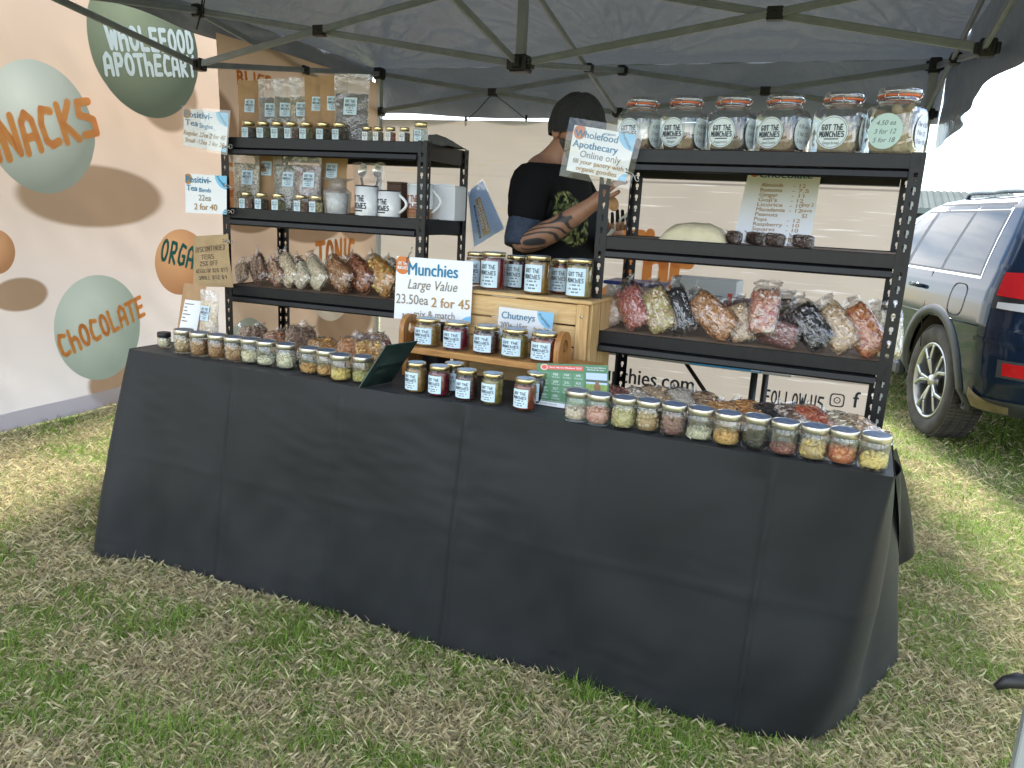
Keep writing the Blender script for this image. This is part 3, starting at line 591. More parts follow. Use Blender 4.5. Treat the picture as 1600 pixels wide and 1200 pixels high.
# ------------------------------------------------------------------ tablecloth
ZT = .74; TX0, TX1, TY0, TY1 = -.203, 2.28, .028, .49
def cloth():
    m = MB(); m.grid(lambda s, t: (TX0+.004+(TX1-TX0-.008)*s, TY0+.004+(TY1-TY0-.004)*t, ZT-.0015+.0012*noise.noise(V((s*14, t*9, 0)))), 60, 24)
    kb = [(-.24,.49),(-.28,.30),(-.33,-.02),(-.224,-.149),(-.10,-.105),(.02,-.075),(.33,-.078),(.75,-.05),(1.152,-.057),(1.55,-.03),(1.9,-.03),(2.06,-.012),(2.19,.035),(2.262,.17),(2.30,.30),(2.35,.43),(2.41,.60),(2.33,.66)]
    kt = [(TX0,TY1),(TX0,.32),(TX0,.16),(TX0,TY0),(-.12,TY0),(.0,TY0),(.33,TY0),(.75,TY0),(1.152,TY0),(1.55,TY0),(1.9,TY0),(2.15,TY0),(TX1,TY0),(TX1,.10),(TX1,.19),(TX1,.29),(TX1,.40),(TX1,TY1)]
    d = [0]
    for p, q in zip(kt, kt[1:]): d.append(d[-1]+max(.04, (V(q)-V(p)).length))
    d = np.array(d)/d[-1]; kb = np.array(kb); kt = np.array(kt); n = 420
    ss = np.linspace(0, 1, n+1)
    sm_ = lambda K: np.stack([np.interp(ss, d, K[:,0]), np.interp(ss, d, K[:,1])], 1)
    T = sm_(kt); B = sm_(kb)
    for _ in range(10): B[1:-1] = .25*B[:-2]+.5*B[1:-1]+.25*B[2:]
    for _ in range(2): T[1:-1] = .25*T[:-2]+.5*T[1:-1]+.25*T[2:]
    tan = np.gradient(B, axis=0); tan /= np.linalg.norm(tan, axis=1)[:,None]+1e-9; nor = np.stack([tan[:,1], -tan[:,0]], 1)
    rows = 64; vs = []
    cre = [at(355, 760, y=-.02).x, at(520, 800, y=-.02).x, at(712, 800, y=-.02).x, at(905, 850, y=-.02).x, at(1186, 900, y=-.02).x]; camp = [1.0, .35, 1.25, .4, .9]
    for j in range(rows+1):
        v = j/rows; z = ZT*(1-v)+.012*v
        dr = min(1, v*12)
        for i in range(n+1):
            p = T[i]*(1-v**.92)+B[i]*v**.92
            x = p[0]; s = ss[i]; k = 0
            k += .013*dr*noise.noise(V((x*1.7+v*1.1, v*1.5, 4)))+.010*dr*v*noise.noise(V((x*5.0-v*2, v*2.2, 1.7)))
            k += .0030*dr*noise.noise(V((x*13+v*2, v*5, 2)))*(.3+v)+.0013*dr*noise.noise(V((x*9-v*14, v*24+x*4, 7)))*max(0, noise.noise(V((x*2.2, v*2, 11)))+.25)*1.6
            for c, cm in zip(cre, camp): e0_ = x-c+.012*v; e = abs(e0_); k += cm*(.012*dr*math.exp(-e/.006) - .005*dr*math.exp(-(e/.06)**2) + .004*dr*e0_/.05*math.exp(-(e/.05)**2))
            e = abs(v-.50-.02*noise.noise(V((x*1.3,0,0)))); k += .0012*math.exp(-e/.010)*dr
            # soft folds spreading from the right corner
            cc = math.exp(-((s-d[12]-.02)/.05)**2); k += .05*cc*v*(1-v)*2.2*sin((s-d[12])*62+v*1.5)
            lf = math.exp(-((s-d[3])/.05)**2); k += .022*lf*v*sin((s-d[3])*95+.5)
            zz_ = z + (.012*noise.noise(V((x*2.5, 0, 8)))*v if v > .9 else 0)
            vs.append((p[0]+nor[i,0]*k, p[1]+nor[i,1]*k, max(zz_, .004)))
    W = n+1; m.add(vs, [(j*W+i, j*W+i+1, (j+1)*W+i+1, (j+1)*W+i)[::-1] for j in range(rows) for i in range(n)], 0, True)
    # loose corner hanging outside the right end
    a0 = at(1403, 700, x=TX1+.01); a1 = at(1399, 745, x=TX1+.012); a2 = at(1397, 905, x=2.36); a3 = at(1426, 858, x=2.40); a4 = at(1412, 770, x=2.34)
    def fl_(s, t):
        L0 = a1.lerp(a2, t); R0 = a0.lerp(a4, t*2) if t < .5 else a4.lerp(a3, t*2-1); p = L0.lerp(R0, s); return p+V((.012*sin(s*6+t*3), 0, 0))
    m.grid(fl_, 10, 16)
    o = m.build('tablecloth', mat('charcoal_polyester', (.0062,.0083,.0104), .52, 0, .36, nscale=3.0, namt=.15, bump=.10, bscale=900, sheen=.05))
    tag(o, 'long charcoal tablecloth draped to the grass over the stall table', 'tablecloth')
cloth()

# ------------------------------------------------------------------ shelf racks
class Rack: pass
def rack(label, ox, oy, a, d, levels, W=.9):
    r = Rack(); r.M = Matrix.Translation((ox, oy, 0)) @ Matrix.Rotation(a, 4, 'Z'); r.a = a; r.lv = levels; r.d = d; r.W = W
    t = thing('shelf_rack', label, 'shelf rack', (ox, oy, 0), a, 'black boltless shelf racks'); H = levels[0]+.004
    def flange(m, M):                    # slotted steel strip 36 mm wide with keyholes
        w_, th, pit = .036, .0016, .0381
        m.box((0,0,0), (.0125,th,H), 0, M); m.box((.0235,0,0), (w_,th,H), 0, M); z = 0
        while z < H:
            z2 = min(z+.017, H); m.box((.0125,.0001,z), (.0235,th-.0001,z2), 0, M)
            if z+.026 < H: m.box((.0125,.0001,z2), (.0152,th-.0001,z+.026), 0, M); m.box((.0208,.0001,z2), (.0235,th-.0001,z+.026), 0, M)
            if z+pit < H:
                for q in (.0125, .0212): m.box((q,.0001,z+pit-.002), (q+.0023,th-.0001,z+pit), 0, M)
            z += pit
    for sx, sy in ((0,0),(1,0),(0,1),(1,1)):
        m = MB(); X = Matrix.Translation((sx*W, sy*d, 0)) @ Matrix.Diagonal((1-2*sx, 1-2*sy, 1, 1))
        flange(m, X); flange(m, X @ Matrix(((0,1,0,.0),(1,0,0,.0018),(0,0,1,0),(0,0,0,1))))
        m.box((-.001,-.001,0), (.038,.038,.004), 0, X)
        m.build('post', BLACKSTEEL, t)
    for z in levels:
        for sy in (0, 1):
            m = MB(); y = .0022 if sy == 0 else d-.0022; g_ = 1 if sy == 0 else -1
            m.rbox((.004, min(y,y+g_*.012), z-.040), (W-.004, max(y,y+g_*.012), z), .0015)
            lo = [(y+g_*.012, z-.040), (y-g_*.010, z-.047), (y-g_*.012, z-.062), (y-g_*.004, z-.068), (y+g_*.012, z-.066)]
            vs = [(.038, p, q) for p, q in lo]+[(W-.038, p, q) for p, q in lo]; n = 5
            m.add(vs, [(i, (i+1) % n, n+(i+1) % n, n+i) for i in range(n)]+[tuple(range(n))[::-1], tuple(range(n, 2*n))]); m.build('beam', BLACKSTEEL, t)
        for sx in (0, 1):
            m = MB(); x = .0022+.010 if sx == 0 else W-.0122
            m.rbox((x-.005, .0165, z-.060), (x+.005, d-.0165, z-.0005), .0015); m.build('side_beam', BLACKSTEEL, t)
        m = MB(); m.rbox((.019, .0155, z-.014), (W-.019, d-.0155, z-.003), .001); m.build('board', MDF, t)
    def onp(u, v, off):                  # pixel column -> point on the shelf plane at depth off behind the front
        p = r.M @ V((0, off, 0)); q = r.M @ V((1, off, 0)); return onwall(u, v, (p.x, p.y), (q.x, q.y))
    r.on = onp; return r
RL = rack('black slotted steel shelf rack on the left holding tea pouches and mugs', -.241, .536, .094, .396, [1.518, 1.246, .936])
RR = rack('black slotted steel shelf rack on the right holding the clip-top jars', 1.356, .500, .02, .396, [1.496, 1.229, .928])
RL.z = [z-.003 for z in RL.lv]; RR.z = [z-.003 for z in RR.lv]

# ------------------------------------------------------------------ jars
def cyl(r, z0, th0=0):
    """maps label paper (x along the arc in metres, y up) onto a jar of radius r, facing -Y"""
    return lambda x, y, l=0: V(((r+l)*sin(x/r+th0), -(r+l)*cos(x/r+th0), z0+y))
def patch(m, fmap, x0, x1, y0, y1, mi, n=10, lift=0): m.grid(lambda a, b: fmap(x0+(x1-x0)*a, y0+(y1-y0)*b, lift), n, 1, mi)
def brand(m, fmap, x0, x1, y0, y1, mi, lines=True, lift=.0004):
    h = y1-y0; stroke_w(.075); W = x1-x0
    m.text('GOT THE', lambda x, y, l: fmap(x, y, l), mi, x0=x0+.14*W, x1=x1-.14*W, y=y0+.70*h, h=.17*h, keep=False, stroke=True, lift=lift)
    m.text('MUNCHIES', lambda x, y, l: fmap(x, y, l), mi, x0=x0+.10*W, x1=x1-.10*W, y=y0+.47*h, h=.17*h, keep=False, stroke=True, lift=lift)
    if lines:
        for a, b, c in ((.25,.75,.36),(.2,.8,.22),(.3,.7,.10)):
            fm = lambda s_, t_: fmap(x0+W*(a+(b-a)*s_), y0+h*(c+.055*t_), lift)
            n = 9
            for i in range(n):
                if (i*7+int(c*50)) % 5: m.grid(lambda s_, t_: fm((i+.15+.7*s_)/n, t_), 1, 1, mi)
def heap(R, z0, h, n, kind, mound=.25):
    """a jar-full of loose bits as one mesh: outside ring, top layer and a core"""
    m = MB(); ax = {'nut': (.0085,.0065,.006), 'bean': (.006,.005,.0045), 'seed': (.0045,.0028,.0022), 'slab': (.012,.009,.003), 'chunk': (.0085,.0075,.006), 'stick': (.0085,.0022,.0020)}[kind]
    m.lathe([(0,z0),(R*.86,z0),(R*.86,z0+h*.8),(R*.5,z0+h*(.8+mound*.5)),(0,z0+h*(.85+mound*.5))], 12, sm=True)
    for i in range(n):
        a = random.uniform(0, 2*pi); f = random.random()
        if f < .68: rr_ = R-ax[1]*1.05; z = z0+ax[2]+random.uniform(0, h*.95)
        else: rr_ = (R-ax[1])*sqrt(random.random()); z = z0+h*(.85+mound*(1-(rr_/R)**2)+random.uniform(-.06,.08))
        s = random.uniform(.75, 1.2); R3 = Matrix.Rotation(a, 3, 'Z') @ Matrix.Rotation(random.uniform(-.5,.5), 3, 'Y') @ Matrix.Rotation(random.uniform(0, pi), 3, 'X')
        # long axis runs along the glass
        q = Matrix.Rotation(pi/2, 3, 'Z'); m.bit((rr_*cos(a), rr_*sin(a), z), tuple(k*s for k in ax), 0, R3 @ q)
    return m
def munchie_jar(loc, label, fill, kind, cols, key, R=.0345, H=.070, lid=SILVER, top=LIDTOP, group='sample jars along the table front'):
    t = thing('sample_jar', label, 'jar', loc, random.uniform(-.4,.4), group)
    m = MB(); m.lathe([(0,.001),(R*.9,.0),(R*.98,.003),(R,.008),(R,H-.012),(R*.93,H-.004),(R*.90,H+.001)], 28); m.lathe([(R*.90,H),(R*.91,H-.006),(R*.965,H-.013),(R*.965,.010),(R*.85,.006),(0,.006)], 28)
    m.build('glass', GLASS, t)
    m = MB(); m.lathe([(R*.95,H-.003),(R*.985,H-.002),(R*.985,H+.012),(R*.95,H+.0145),(R*.90,H+.0142),(R*.88,H+.0130)], 28); m.lathe([(R*.88,H+.0130),(0,.0130+H)], 28); l_ = m.build('lid', lid, t)
    if top:
        m = MB(); m.disc((0,0,H+.0134), R*.85, 24); m.build('lid_sticker', top, l_)
    if fill:
        if fill > .5: n = int(130*fill)
        else: n = int(70+100*fill)
        if kind == 'seed': n = int(n*2.2)
        if kind == 'bean': n = int(n*1.5)
        heap(R*.95, .0065, (H-.018)*fill, n, kind).build('contents', bitmat('fill_'+key, cols), t)
    return t
CASHEW = [(.72,.60,.40),(.80,.70,.50),(.66,.52,.33)]; ALMOND = [(.30,.13,.055),(.40,.19,.08),(.24,.10,.045)]; MIXED = [(.72,.60,.40),(.34,.17,.08),(.50,.34,.18),(.78,.70,.52)]
PECAN = [(.22,.09,.04),(.45,.24,.12),(.62,.42,.26)]; WHITE = [(.80,.74,.58),(.74,.66,.46)]; AMBER = [(.62,.30,.08),(.70,.42,.16),(.50,.20,.05)]; CORN = [(.78,.52,.12),(.80,.60,.22),(.66,.38,.08)]
GREENS = [(.44,.46,.16),(.60,.58,.28),(.70,.55,.15),(.30,.32,.12)]; PINK = [(.62,.26,.22),(.72,.40,.34),(.50,.18,.15)]; CHOC = [(.04,.02,.015),(.07,.035,.025),(.025,.014,.012)]; DARK = [(.012,.014,.016),(.03,.03,.03)]
TANS = [(.55,.38,.22),(.68,.52,.34),(.42,.27,.15)]; REDS = [(.60,.10,.05),(.72,.28,.12),(.45,.06,.04),(.75,.42,.22)]; YEL = [(.80,.58,.18),(.84,.66,.30)]; MAUVE = [(.22,.10,.10),(.32,.16,.14)]; CLAY = [(.72,.56,.46),(.80,.66,.56)]; SEEDS = [(.50,.44,.18),(.66,.56,.30),(.36,.30,.12)]; BERRY = [(.16,.05,.05),(.30,.10,.09),(.42,.18,.15)]
Lj = [(245,545,0,'tiny jar of white cashews with black lid at the table corner','cashew',CASHEW,.8,'nut'),
 (276,553,0,'jar of mixed white and brown nuts beside the tiny black-lidded jar','mixed',MIXED,.82,'nut'), (301,558,0,'jar of large brown almonds next to the mixed nuts','almond',ALMOND,.8,'nut'),
 (329,562,0,'jar of reddish brown almonds, second almond jar from the table corner','almond',ALMOND,.78,'nut'), (355,566,0,'jar of dark chopped pecans at the foot of the left rack','pecan',PECAN,.82,'chunk'),
 (381,569,0,'half full jar of white cashews in the left front row','cashew',CASHEW,.5,'nut'), (406,573,0,'jar one third full of cream nut pieces in the left front row','white',WHITE,.33,'bean'),
 (437,578,0,'jar filled with small cream coloured seeds','white',WHITE,.75,'seed'), (473,585,0,'jar with a low layer of orange brown slices, front left row','amber',AMBER,.27,'slab'),
 (500,589,.02,'nearly empty jar of amber nuts standing slightly behind its neighbours','amber',AMBER,.25,'nut'), (522,597,0,'jar of orange yellow corn nuts near the leaning card','corn',CORN,.4,'chunk'), (557,600,0,'jar of green and yellow seed mix beside the leaning card','green',GREENS,.45,'seed')]
for i, (u, v, dy, lab, key, cols, fill, kind) in enumerate(Lj):
    p = at(u, v, z=ZT+.0005); p.y += .0345; p.z = ZT+.0005
    if i == 0: munchie_jar(p, lab, fill, kind, cols, key, .024, .042, BPL, None)
    else: munchie_jar(p, lab, fill, kind, cols, key)
Rj = [(893,660,'jar of pale clay pink nuts in front of the green calendar','clay',CLAY,.4,'nut'), (927,666,'jar of pink chopped nuts right of the calendar','pink',PINK,.66,'bean'), (966.5,672,'jar brimming with olive yellow seeds','seeds',SEEDS,.88,'seed'),
 (1005,677,'jar of tan and white chunky nuts, right front row','tanmix',MIXED,.72,'chunk'), (1045,683.5,'jar of dark brown chocolate pieces','mauve',MAUVE,.78,'chunk'), (1087,691,'jar with a low pile of pale straw coloured shreds','straw',WHITE,.36,'stick'),
 (1129.5,699,'jar with orange brown dried fruit chunks','amber',AMBER,.40,'chunk'), (1175,705,'jar with a few black dried pieces','dark',DARK,.40,'chunk'), (1219,714,'almost empty jar of dark berries, right front row','berry',BERRY,.2,'bean'),
 (1266,722,'jar of yellow tan dried pieces in the right front row','tans',TANS+YEL,.66,'slab'), (1312,729,'jar of red and orange dried fruit pieces','red',REDS,.52,'chunk'), (1362,737.5,'jar of yellow dried pineapple at the right table corner','yel',YEL,.42,'slab')]
for u, v, lab, key, cols, fill, kind in Rj:
    p = at(u, v, z=ZT+.0005); p.y += .0345; munchie_jar(p, lab, fill, kind, cols, key)

def sauce(name, c): return mat('sauce_'+name, c, .18, 0, .5, nscale=90, namt=.35, coat=.6)
SAU = {'mustard': sauce('mustard', (.22,.13,.035)), 'beet': sauce('beet', (.12,.008,.016)), 'plum': sauce('plum', (.045,.013,.012)), 'olive': sauce('olive', (.17,.13,.025)), 'red': sauce('red', (.18,.035,.012)), 'dark': sauce('dark', (.03,.015,.012)), 'honey': sauce('honey', (.20,.10,.02))}
_ch = {}
def chutney(loc, label, kind, R, H, rz=0, hexa=False, group='chutney jars'):
    t = thing('chutney_jar', label, 'jar', loc, rz, group); k = (R, H, hexa)
    if k not in _ch:
        n = 28; e = 0
        prof = [(0,0),(R*.92,0),(R*.985,.003),(R,.009),(R,H-.022),(R*.97,H-.016),(R*.86,H-.009),(R*.86,H-.001)]
        a = MB(); a.lathe(prof, n)
        b = MB(); b.lathe([(0,.004),(R*.93,.004),(R*.965,.010),(R*.965,H-.022),(R*.90,H-.017),(0,H-.017)], n)
        c = MB(); c.lathe([(R*.87,H-.012),(R*.93,H-.011),(R*.93,H-.001),(R*.90,H+.002),(R*.84,H+.0022),(R*.82,H+.0012),(0,H+.0012)], n)
        d = MB(); d.disc((0,0,H+.0016), R*.80, 24)
        f = cyl(R+.0006, .010); l = MB(); w2 = R*.80; lh = H-.036
        patch(l, f, -w2, w2, 0, lh, 0, 14); brand(l, f, -w2, w2, 0, lh, 1)
        _ch[k] = [x.build(nm, mt) for x, nm, mt in ((a,'glass',GLASS),(b,'chutney',SAU['plum']),(c,'lid',GOLD),(d,'lid_sticker',LIDPALE),(l,'label',[PAPERB, INK]))]
        for o in _ch[k]: COL.objects.unlink(o)
    A = []
    for o in _ch[k]:
        c = o.copy(); COL.objects.link(c); c.parent = t; A.append(c)
    A[3].parent = A[2]
    A[1].material_slots[0].link = 'OBJECT'; A[1].material_slots[0].material = SAU[kind]
    return t
CHL = [(641,614,'mustard','mustard coloured chutney jar at the left of the table front'), (677.5,620,'beet','beetroot red chutney jar on the tablecloth below the wooden stand'), (720,627,'plum','dark plum chutney jar standing on the tablecloth'), (761,633,'olive','olive brown chutney jar standing on the tablecloth'), (812,642.5,'red','red brown chutney jar on the tablecloth left of the calendar'),
 (701,615.5,'dark','dark chutney jar half hidden between the beetroot and plum jars'), (830,632,'dark','dark chutney jar half hidden behind the green calendar')]
for i, (u, v, k, lab) in enumerate(CHL):
    p = at(u, v, z=ZT+.0005); p.y += .031
    if i > 4: p = at(u, v-1, z=ZT+.0005); p.y += .03
    chutney(p, lab, k, .0325, .089, random.uniform(-.12,.05))

# pine riser and crate in the middle of the table
PINE = wood('pine_planks', (.52,.33,.14), (.66,.46,.22), (1.2, 14, 14)); PINEV = wood('pine_batten', (.46,.28,.11), (.64,.43,.20), (14, 14, 1.2)); OAK = wood('oiled_timber', (.33,.15,.045), (.50,.27,.09), (1.4, 16, 16), .4); OAKV = wood('oiled_timber_upright', (.27,.11,.03), (.44,.22,.07), (16, 16, 1.4), .4)
YR = .225                                               # front edge of the riser plank
ra = at(617, 537, y=YR); rb = at(893, 577, y=YR+.012); ZR = (ra.z+rb.z)/2+.001
rs = thing('plant_stand', 'oiled timber stand with rounded cut-out ends carrying five chutney jars', 'wooden stand', ((ra.x+rb.x)/2, YR, ZT))
def RS(m, n, mt): o = m.build(n, mt, rs); o.matrix_parent_inverse = Matrix.Translation(-V(((ra.x+rb.x)/2, YR, ZT))); return o
m = MB(); m.rbox((ra.x, YR, ZR-.022), (rb.x+.07, YR+.15, ZR), .003); RS(m, 'plank', OAK)
def end_board(x0, th):
    pts = []; yc, hw, zt = YR+.075, .052, ZR+.095
    out = [(yc-hw, ZR), (yc-hw, zt-hw)]+[(yc-hw*cos(pi*i/12), zt-hw+hw*sin(pi*i/12)) for i in range(1, 12)]+[(yc+hw, zt-hw), (yc+hw, ZR)]
    hole = [(yc-.022*cos(2*pi*i/16), ZR+.05+.020*sin(2*pi*i/16)) for i in range(16)]
    m = MB(); n = len(out); vs = []
    for x in (x0, x0+th): vs += [(x, a, b) for a, b in out]+[(x, a, b) for a, b in hole]
    k = n+16; fs = []
    def near(p): return min(range(16), key=lambda j: (hole[j][0]-p[0])**2+(hole[j][1]-p[1])**2)
    for i in range(n):
        j = (i+1) % n; a, b = near(out[i]), near(out[j])
        for o, fl_ in ((0, True), (k, False)):
            q = [i+o, j+o]; h = b
            seq = [n+b+o]
            st_ = b
            while st_ != a and len(seq) < 9:
                st_ = (st_-1) % 16 if ((b-a) % 16) <= 8 else (st_+1) % 16
                seq.append(n+st_+o)
            q += seq; fs.append(tuple(q if not fl_ else q[::-1]))
        fs.append((i, j, k+j, k+i))
    for j in range(16): fs.append((n+j, n+(j+1) % 16, k+n+(j+1) % 16, k+n+j)[::-1])
    m.add(vs, fs); return m
xl_ = at(640, 515, y=YR+.06).x; xr_ = at(872, 545, y=YR+.06).x
RS(end_board(xl_-.018, .018), 'end_handle', OAKV); RS(end_board(xr_, .018), 'end_handle', OAKV)
for x in (xl_-.012, xr_-.02):
    m = MB(); m.rbox((x, YR+.035, ZT+.001), (x+.022, YR+.135, ZR-.022), .002); RS(m, 'leg', OAKV)
for u, k, lab in ((667.5,'mustard','mustard chutney jar at the left end of the timber stand'), (712.5,'beet','dark red beetroot chutney jar on the timber stand'), (760,'plum','dark plum chutney jar in the middle of the timber stand'), (804,'olive','olive brown chutney jar below the Chutneys sign'), (850,'red','red chutney jar by the right handle of the timber stand')):
    p = at(u, 545, y=YR+.055); chutney((p.x, YR+.055, ZR+.0005), lab, k, .043, .088, random.uniform(-.1,.05), group='chutney jars on the timber stand')
YC = .405
c0 = at(716, 520, y=YC); c1 = at(921, 520, y=YC); ZC = (at(740, 449, y=YC).z+at(918, 474, y=YC).z)/2
ct = thing('wooden_crate', 'pale pine crate stood upright behind the timber stand', 'crate', ((c0.x+c1.x)/2, YC, ZT))
def CT(m, n, mt): o = m.build(n, mt, ct); o.matrix_parent_inverse = Matrix.Translation(-V(((c0.x+c1.x)/2, YC, ZT))); return o
nP = 4; hP = (ZC-.012-ZT)/nP
for i in range(nP):
    m = MB(); m.rbox((c0.x, YC, ZT+.001+i*hP), (c1.x-.012, YC+.014, ZT+i*hP+hP-.004), .003); CT(m, 'front_plank', PINE)
for x in (c1.x-.045, c0.x+.004):
    m = MB(); m.rbox((x, YC-.012, ZT+.001), (x+.04, YC-.0005, ZC-.013), .003); b_ = CT(m, 'batten', PINEV)
    m = MB(); m.lathe([(0,.004),(.004,.0035),(.0045,0)], 10, M=Matrix.Translation((x+.02, YC-.012, ZC-.05)) @ Matrix.Rotation(pi/2, 4, 'X')); o = m.build('screw', SILVER, b_)
m = MB(); m.rbox((c0.x-.003, YC-.006, ZC-.012), (c1.x+.003, YC+.25, ZC), .003); CT(m, 'top_board', PINE)
for x in (c0.x, c1.x-.012): m = MB(); m.rbox((x, YC+.015, ZT+.001), (x+.0118, YC+.23, ZC-.0125), .002); CT(m, 'side_board', PINEV)
for u, v, dy, k, lab in ((771,452,.055,'beet','tall beetroot red jar at the left on top of the crate'), (840,461,.055,'honey','tall honey brown jar in the middle on top of the crate'), (905,468,.055,'olive','tall olive green jar at the right on top of the crate'),
   (746,448,.15,'honey','honey brown jar half hidden behind the tall beetroot jar'), (808,455,.14,'plum','dark plum jar half hidden behind the tall honey jar'), (878,462,.14,'red','red jar half hidden behind the tall olive green jar')):
    p = at(u, v-30, y=YC+dy); chutney((p.x, YC+dy, ZC+.0005), lab, k, .043 if dy < .1 else .040, .122 if dy < .1 else .112, random.uniform(-.1,.05), group='large chutney jars on the crate')
# dark box with rotated lettering beside the crate
bx = thing('black_box', 'black carton with white lettering on its side behind the timber stand', 'box', (0,0,0))
q0 = at(667, 560, y=.46); q1 = at(700, 560, y=.46); bx.location = ((q0.x+q1.x)/2, .40, ZT)
m = MB(); hw = (q1.x-q0.x)/2; m.rbox((-hw,-.02,.001), (hw,.08,.16), .003); m.text('ag', lambda x, y, l: V((hw*.3-y, -.0205-l, .055+x)), 1, bold=1, x0=0, x1=.045, y=0, h=.028); m.build('carton', [mat('black_carton', (.012,.014,.02), .5), PAPER], bx)

# ------------------------------------------------------------------ tea: small hexagonal jars and stand-up pouches
def speck(name, cols, scale=260, rough=.8):
    if name in MC: return MC[name]
    m = bpy.data.materials.new(name); m.use_nodes = True; nt = m.node_tree; b = nt.nodes['Principled BSDF']; b.inputs['Roughness'].default_value = rough
    t = N(nt, 'ShaderNodeTexCoord'); v = N(nt, 'ShaderNodeTexVoronoi'); v.inputs['Scale'].default_value = scale; nt.links.new(t.outputs['Object'], v.inputs['Vector'])
    s = N(nt, 'ShaderNodeSeparateColor'); nt.links.new(v.outputs['Color'], s.inputs[0]); c = N(nt, 'ShaderNodeValToRGB'); c.color_ramp.interpolation = 'CONSTANT'; e = c.color_ramp.elements
    while len(e) < len(cols): e.new(.5)
    for i, k in enumerate(cols): e[i].position = i/len(cols); e[i].color = (*k, 1)
    nt.links.new(s.outputs[0], c.inputs[0]); nt.links.new(c.outputs[0], b.inputs['Base Color'])
    bp = N(nt, 'ShaderNodeBump'); bp.inputs['Strength'].default_value = .9; bp.inputs['Distance'].default_value = .004; nt.links.new(v.outputs['Distance'], bp.inputs['Height']); nt.links.new(bp.outputs[0], b.inputs['Normal'])
    MC[name] = m; return m
TEAS = {'dark': speck('tea_dark', [(.05,.035,.025),(.09,.065,.045),(.03,.022,.018),(.13,.10,.07)]), 'green': speck('tea_green', [(.13,.14,.07),(.22,.22,.12),(.09,.10,.05),(.30,.27,.17)]), 'grey': speck('tea_grey', [(.16,.155,.12),(.25,.24,.19),(.10,.10,.08),(.20,.18,.14)]),
 'chamomile': speck('tea_flower', [(.30,.24,.10),(.45,.38,.20),(.18,.15,.08),(.60,.52,.34)], 170), 'rose': speck('tea_rose', [(.22,.12,.11),(.16,.12,.09),(.42,.34,.24),(.30,.16,.17),(.12,.10,.08)], 170), 'pink': speck('tea_pink', [(.40,.16,.15),(.5,.25,.22),(.3,.1,.1)]), 'pale': speck('tea_pale', [(.5,.5,.48),(.7,.7,.66),(.3,.3,.28)])}
_tj = {}
def tea_jar(loc, label, tea, w=.050, H=.062, rz=0, paper=PAPERB, group='small tea jars'):
    t = thing('tea_jar', label, 'jar', loc, rz, group); k = (w, H, paper.name)
    if k not in _tj:
        R = w/2/cos(pi/6); n = 6; M = Matrix.Rotation(0, 4, 'Z')
        a = MB(); a.lathe([(0,.0),(R*.9,0),(R*.98,.002),(R,.006),(R,H*.62),(R*.96,H*.68)], 6, sm=False, M=M); a.lathe([(R*.94,H*.68),(R*.70,H*.76),(R*.70,H*.82)], 6, M=M, sm=False)
        b = MB(); b.lathe([(0,.004),(R*.93,.004),(R*.94,H*.6),(R*.5,H*.66),(0,H*.66)], 6, sm=False)
        c = MB(); c.lathe([(R*.76,H*.78),(R*.79,H*.79),(R*.79,H*.96),(R*.74,H),(0,H)], 20)
        l = MB(); ap = w/2+.0007; f = lambda x, y, q=0: V((x, -ap-q, .004+y)); hw = R*.46; lh = H*.56
        patch(l, f, -hw, hw, 0, lh, 0, 1); brand(l, f, -hw, hw, 0, lh, 1)
        _tj[k] = [x.build(nm, mt) for x, nm, mt in ((a,'glass',GLASS),(b,'tea',TEAS['dark']),(c,'lid',GOLD),(l,'label',[paper, INK]))]
        for o in _tj[k]: COL.objects.unlink(o)
    A = []
    for o in _tj[k]: c = o.copy(); COL.objects.link(c); c.parent = t; A.append(c)
    A[1].material_slots[0].link = 'OBJECT'; A[1].material_slots[0].material = TEAS[tea]
def pouch(loc, label, w, h, rz, tea=None, lx=0, ly=.42, lw=.052, lean=.06, fillh=.72, group='stand-up tea pouches', cat='pouch', lab=True, dp=.055, lh=None):
    t = thing('tea_pouch', label, cat, loc, rz, group); sd = random.uniform(0, 50)
    def surf(sgn, top=1, k=1.0):
        def f(a, b):
            v = b*top; th = dp*.5*k*(max(0, 1-v/.86))**.75*(sin(pi*a)**.55 if 0 < a < 1 else 0)
            x = (a-.5)*w*(1-.05*sin(pi*v)) + .002*noise.noise(V((v*5, a*3, sd)))
            return V((x*k, sgn*th+lean*h*v*.6+.0035*noise.noise(V((a*4, v*6, sd+3)))*(1 if v > .05 else 0), v*h+(.0 if v > .01 else 0)))
        return f
    m = MB()
    m.grid(lambda a, b: surf(-1)(a, b), 14, 22); m.grid(lambda a, b: surf(1)(a, b)+V((0,.0006,0)), 14, 22, flip=True)
    mt = POUCHFILM if tea else KRAFT
    m.grid(lambda a, b: surf(-1)(a, .885+.012*b)+V((0,-.0018,0)), 14, 1)
    body = m.build('pouch_body', mt, t)
    if tea:
        m = MB(); m.grid(lambda a, b: surf(-1, fillh+.02*noise.noise(V((a*5, 1, sd))), .94)(a, b)+V((0,.001,.002)), 14, 16); m.grid(lambda a, b: surf(1, fillh, .94)(a, b)+V((0,-.001,.002)), 14, 16, flip=True); m.build('tea', TEAS[tea], t)
    if lab:
        H_ = lh or lw*1.15; l = MB(); a0 = lx/w+.5
        def f(x, y, q=0):
            v = ly+y/h; p = surf(-1)(min(.97, max(.03, a0+x/w)), v); return p+V((0, -.0022-q*2, 0))
        patch(l, f, -lw/2, lw/2, 0, H_, 0, 6); brand(l, f, -lw/2, lw/2, 0, H_, 1, lift=.0006); l.build('label', [PAPERB, INK], t)
    return t
z1, z2, z3 = RL.z
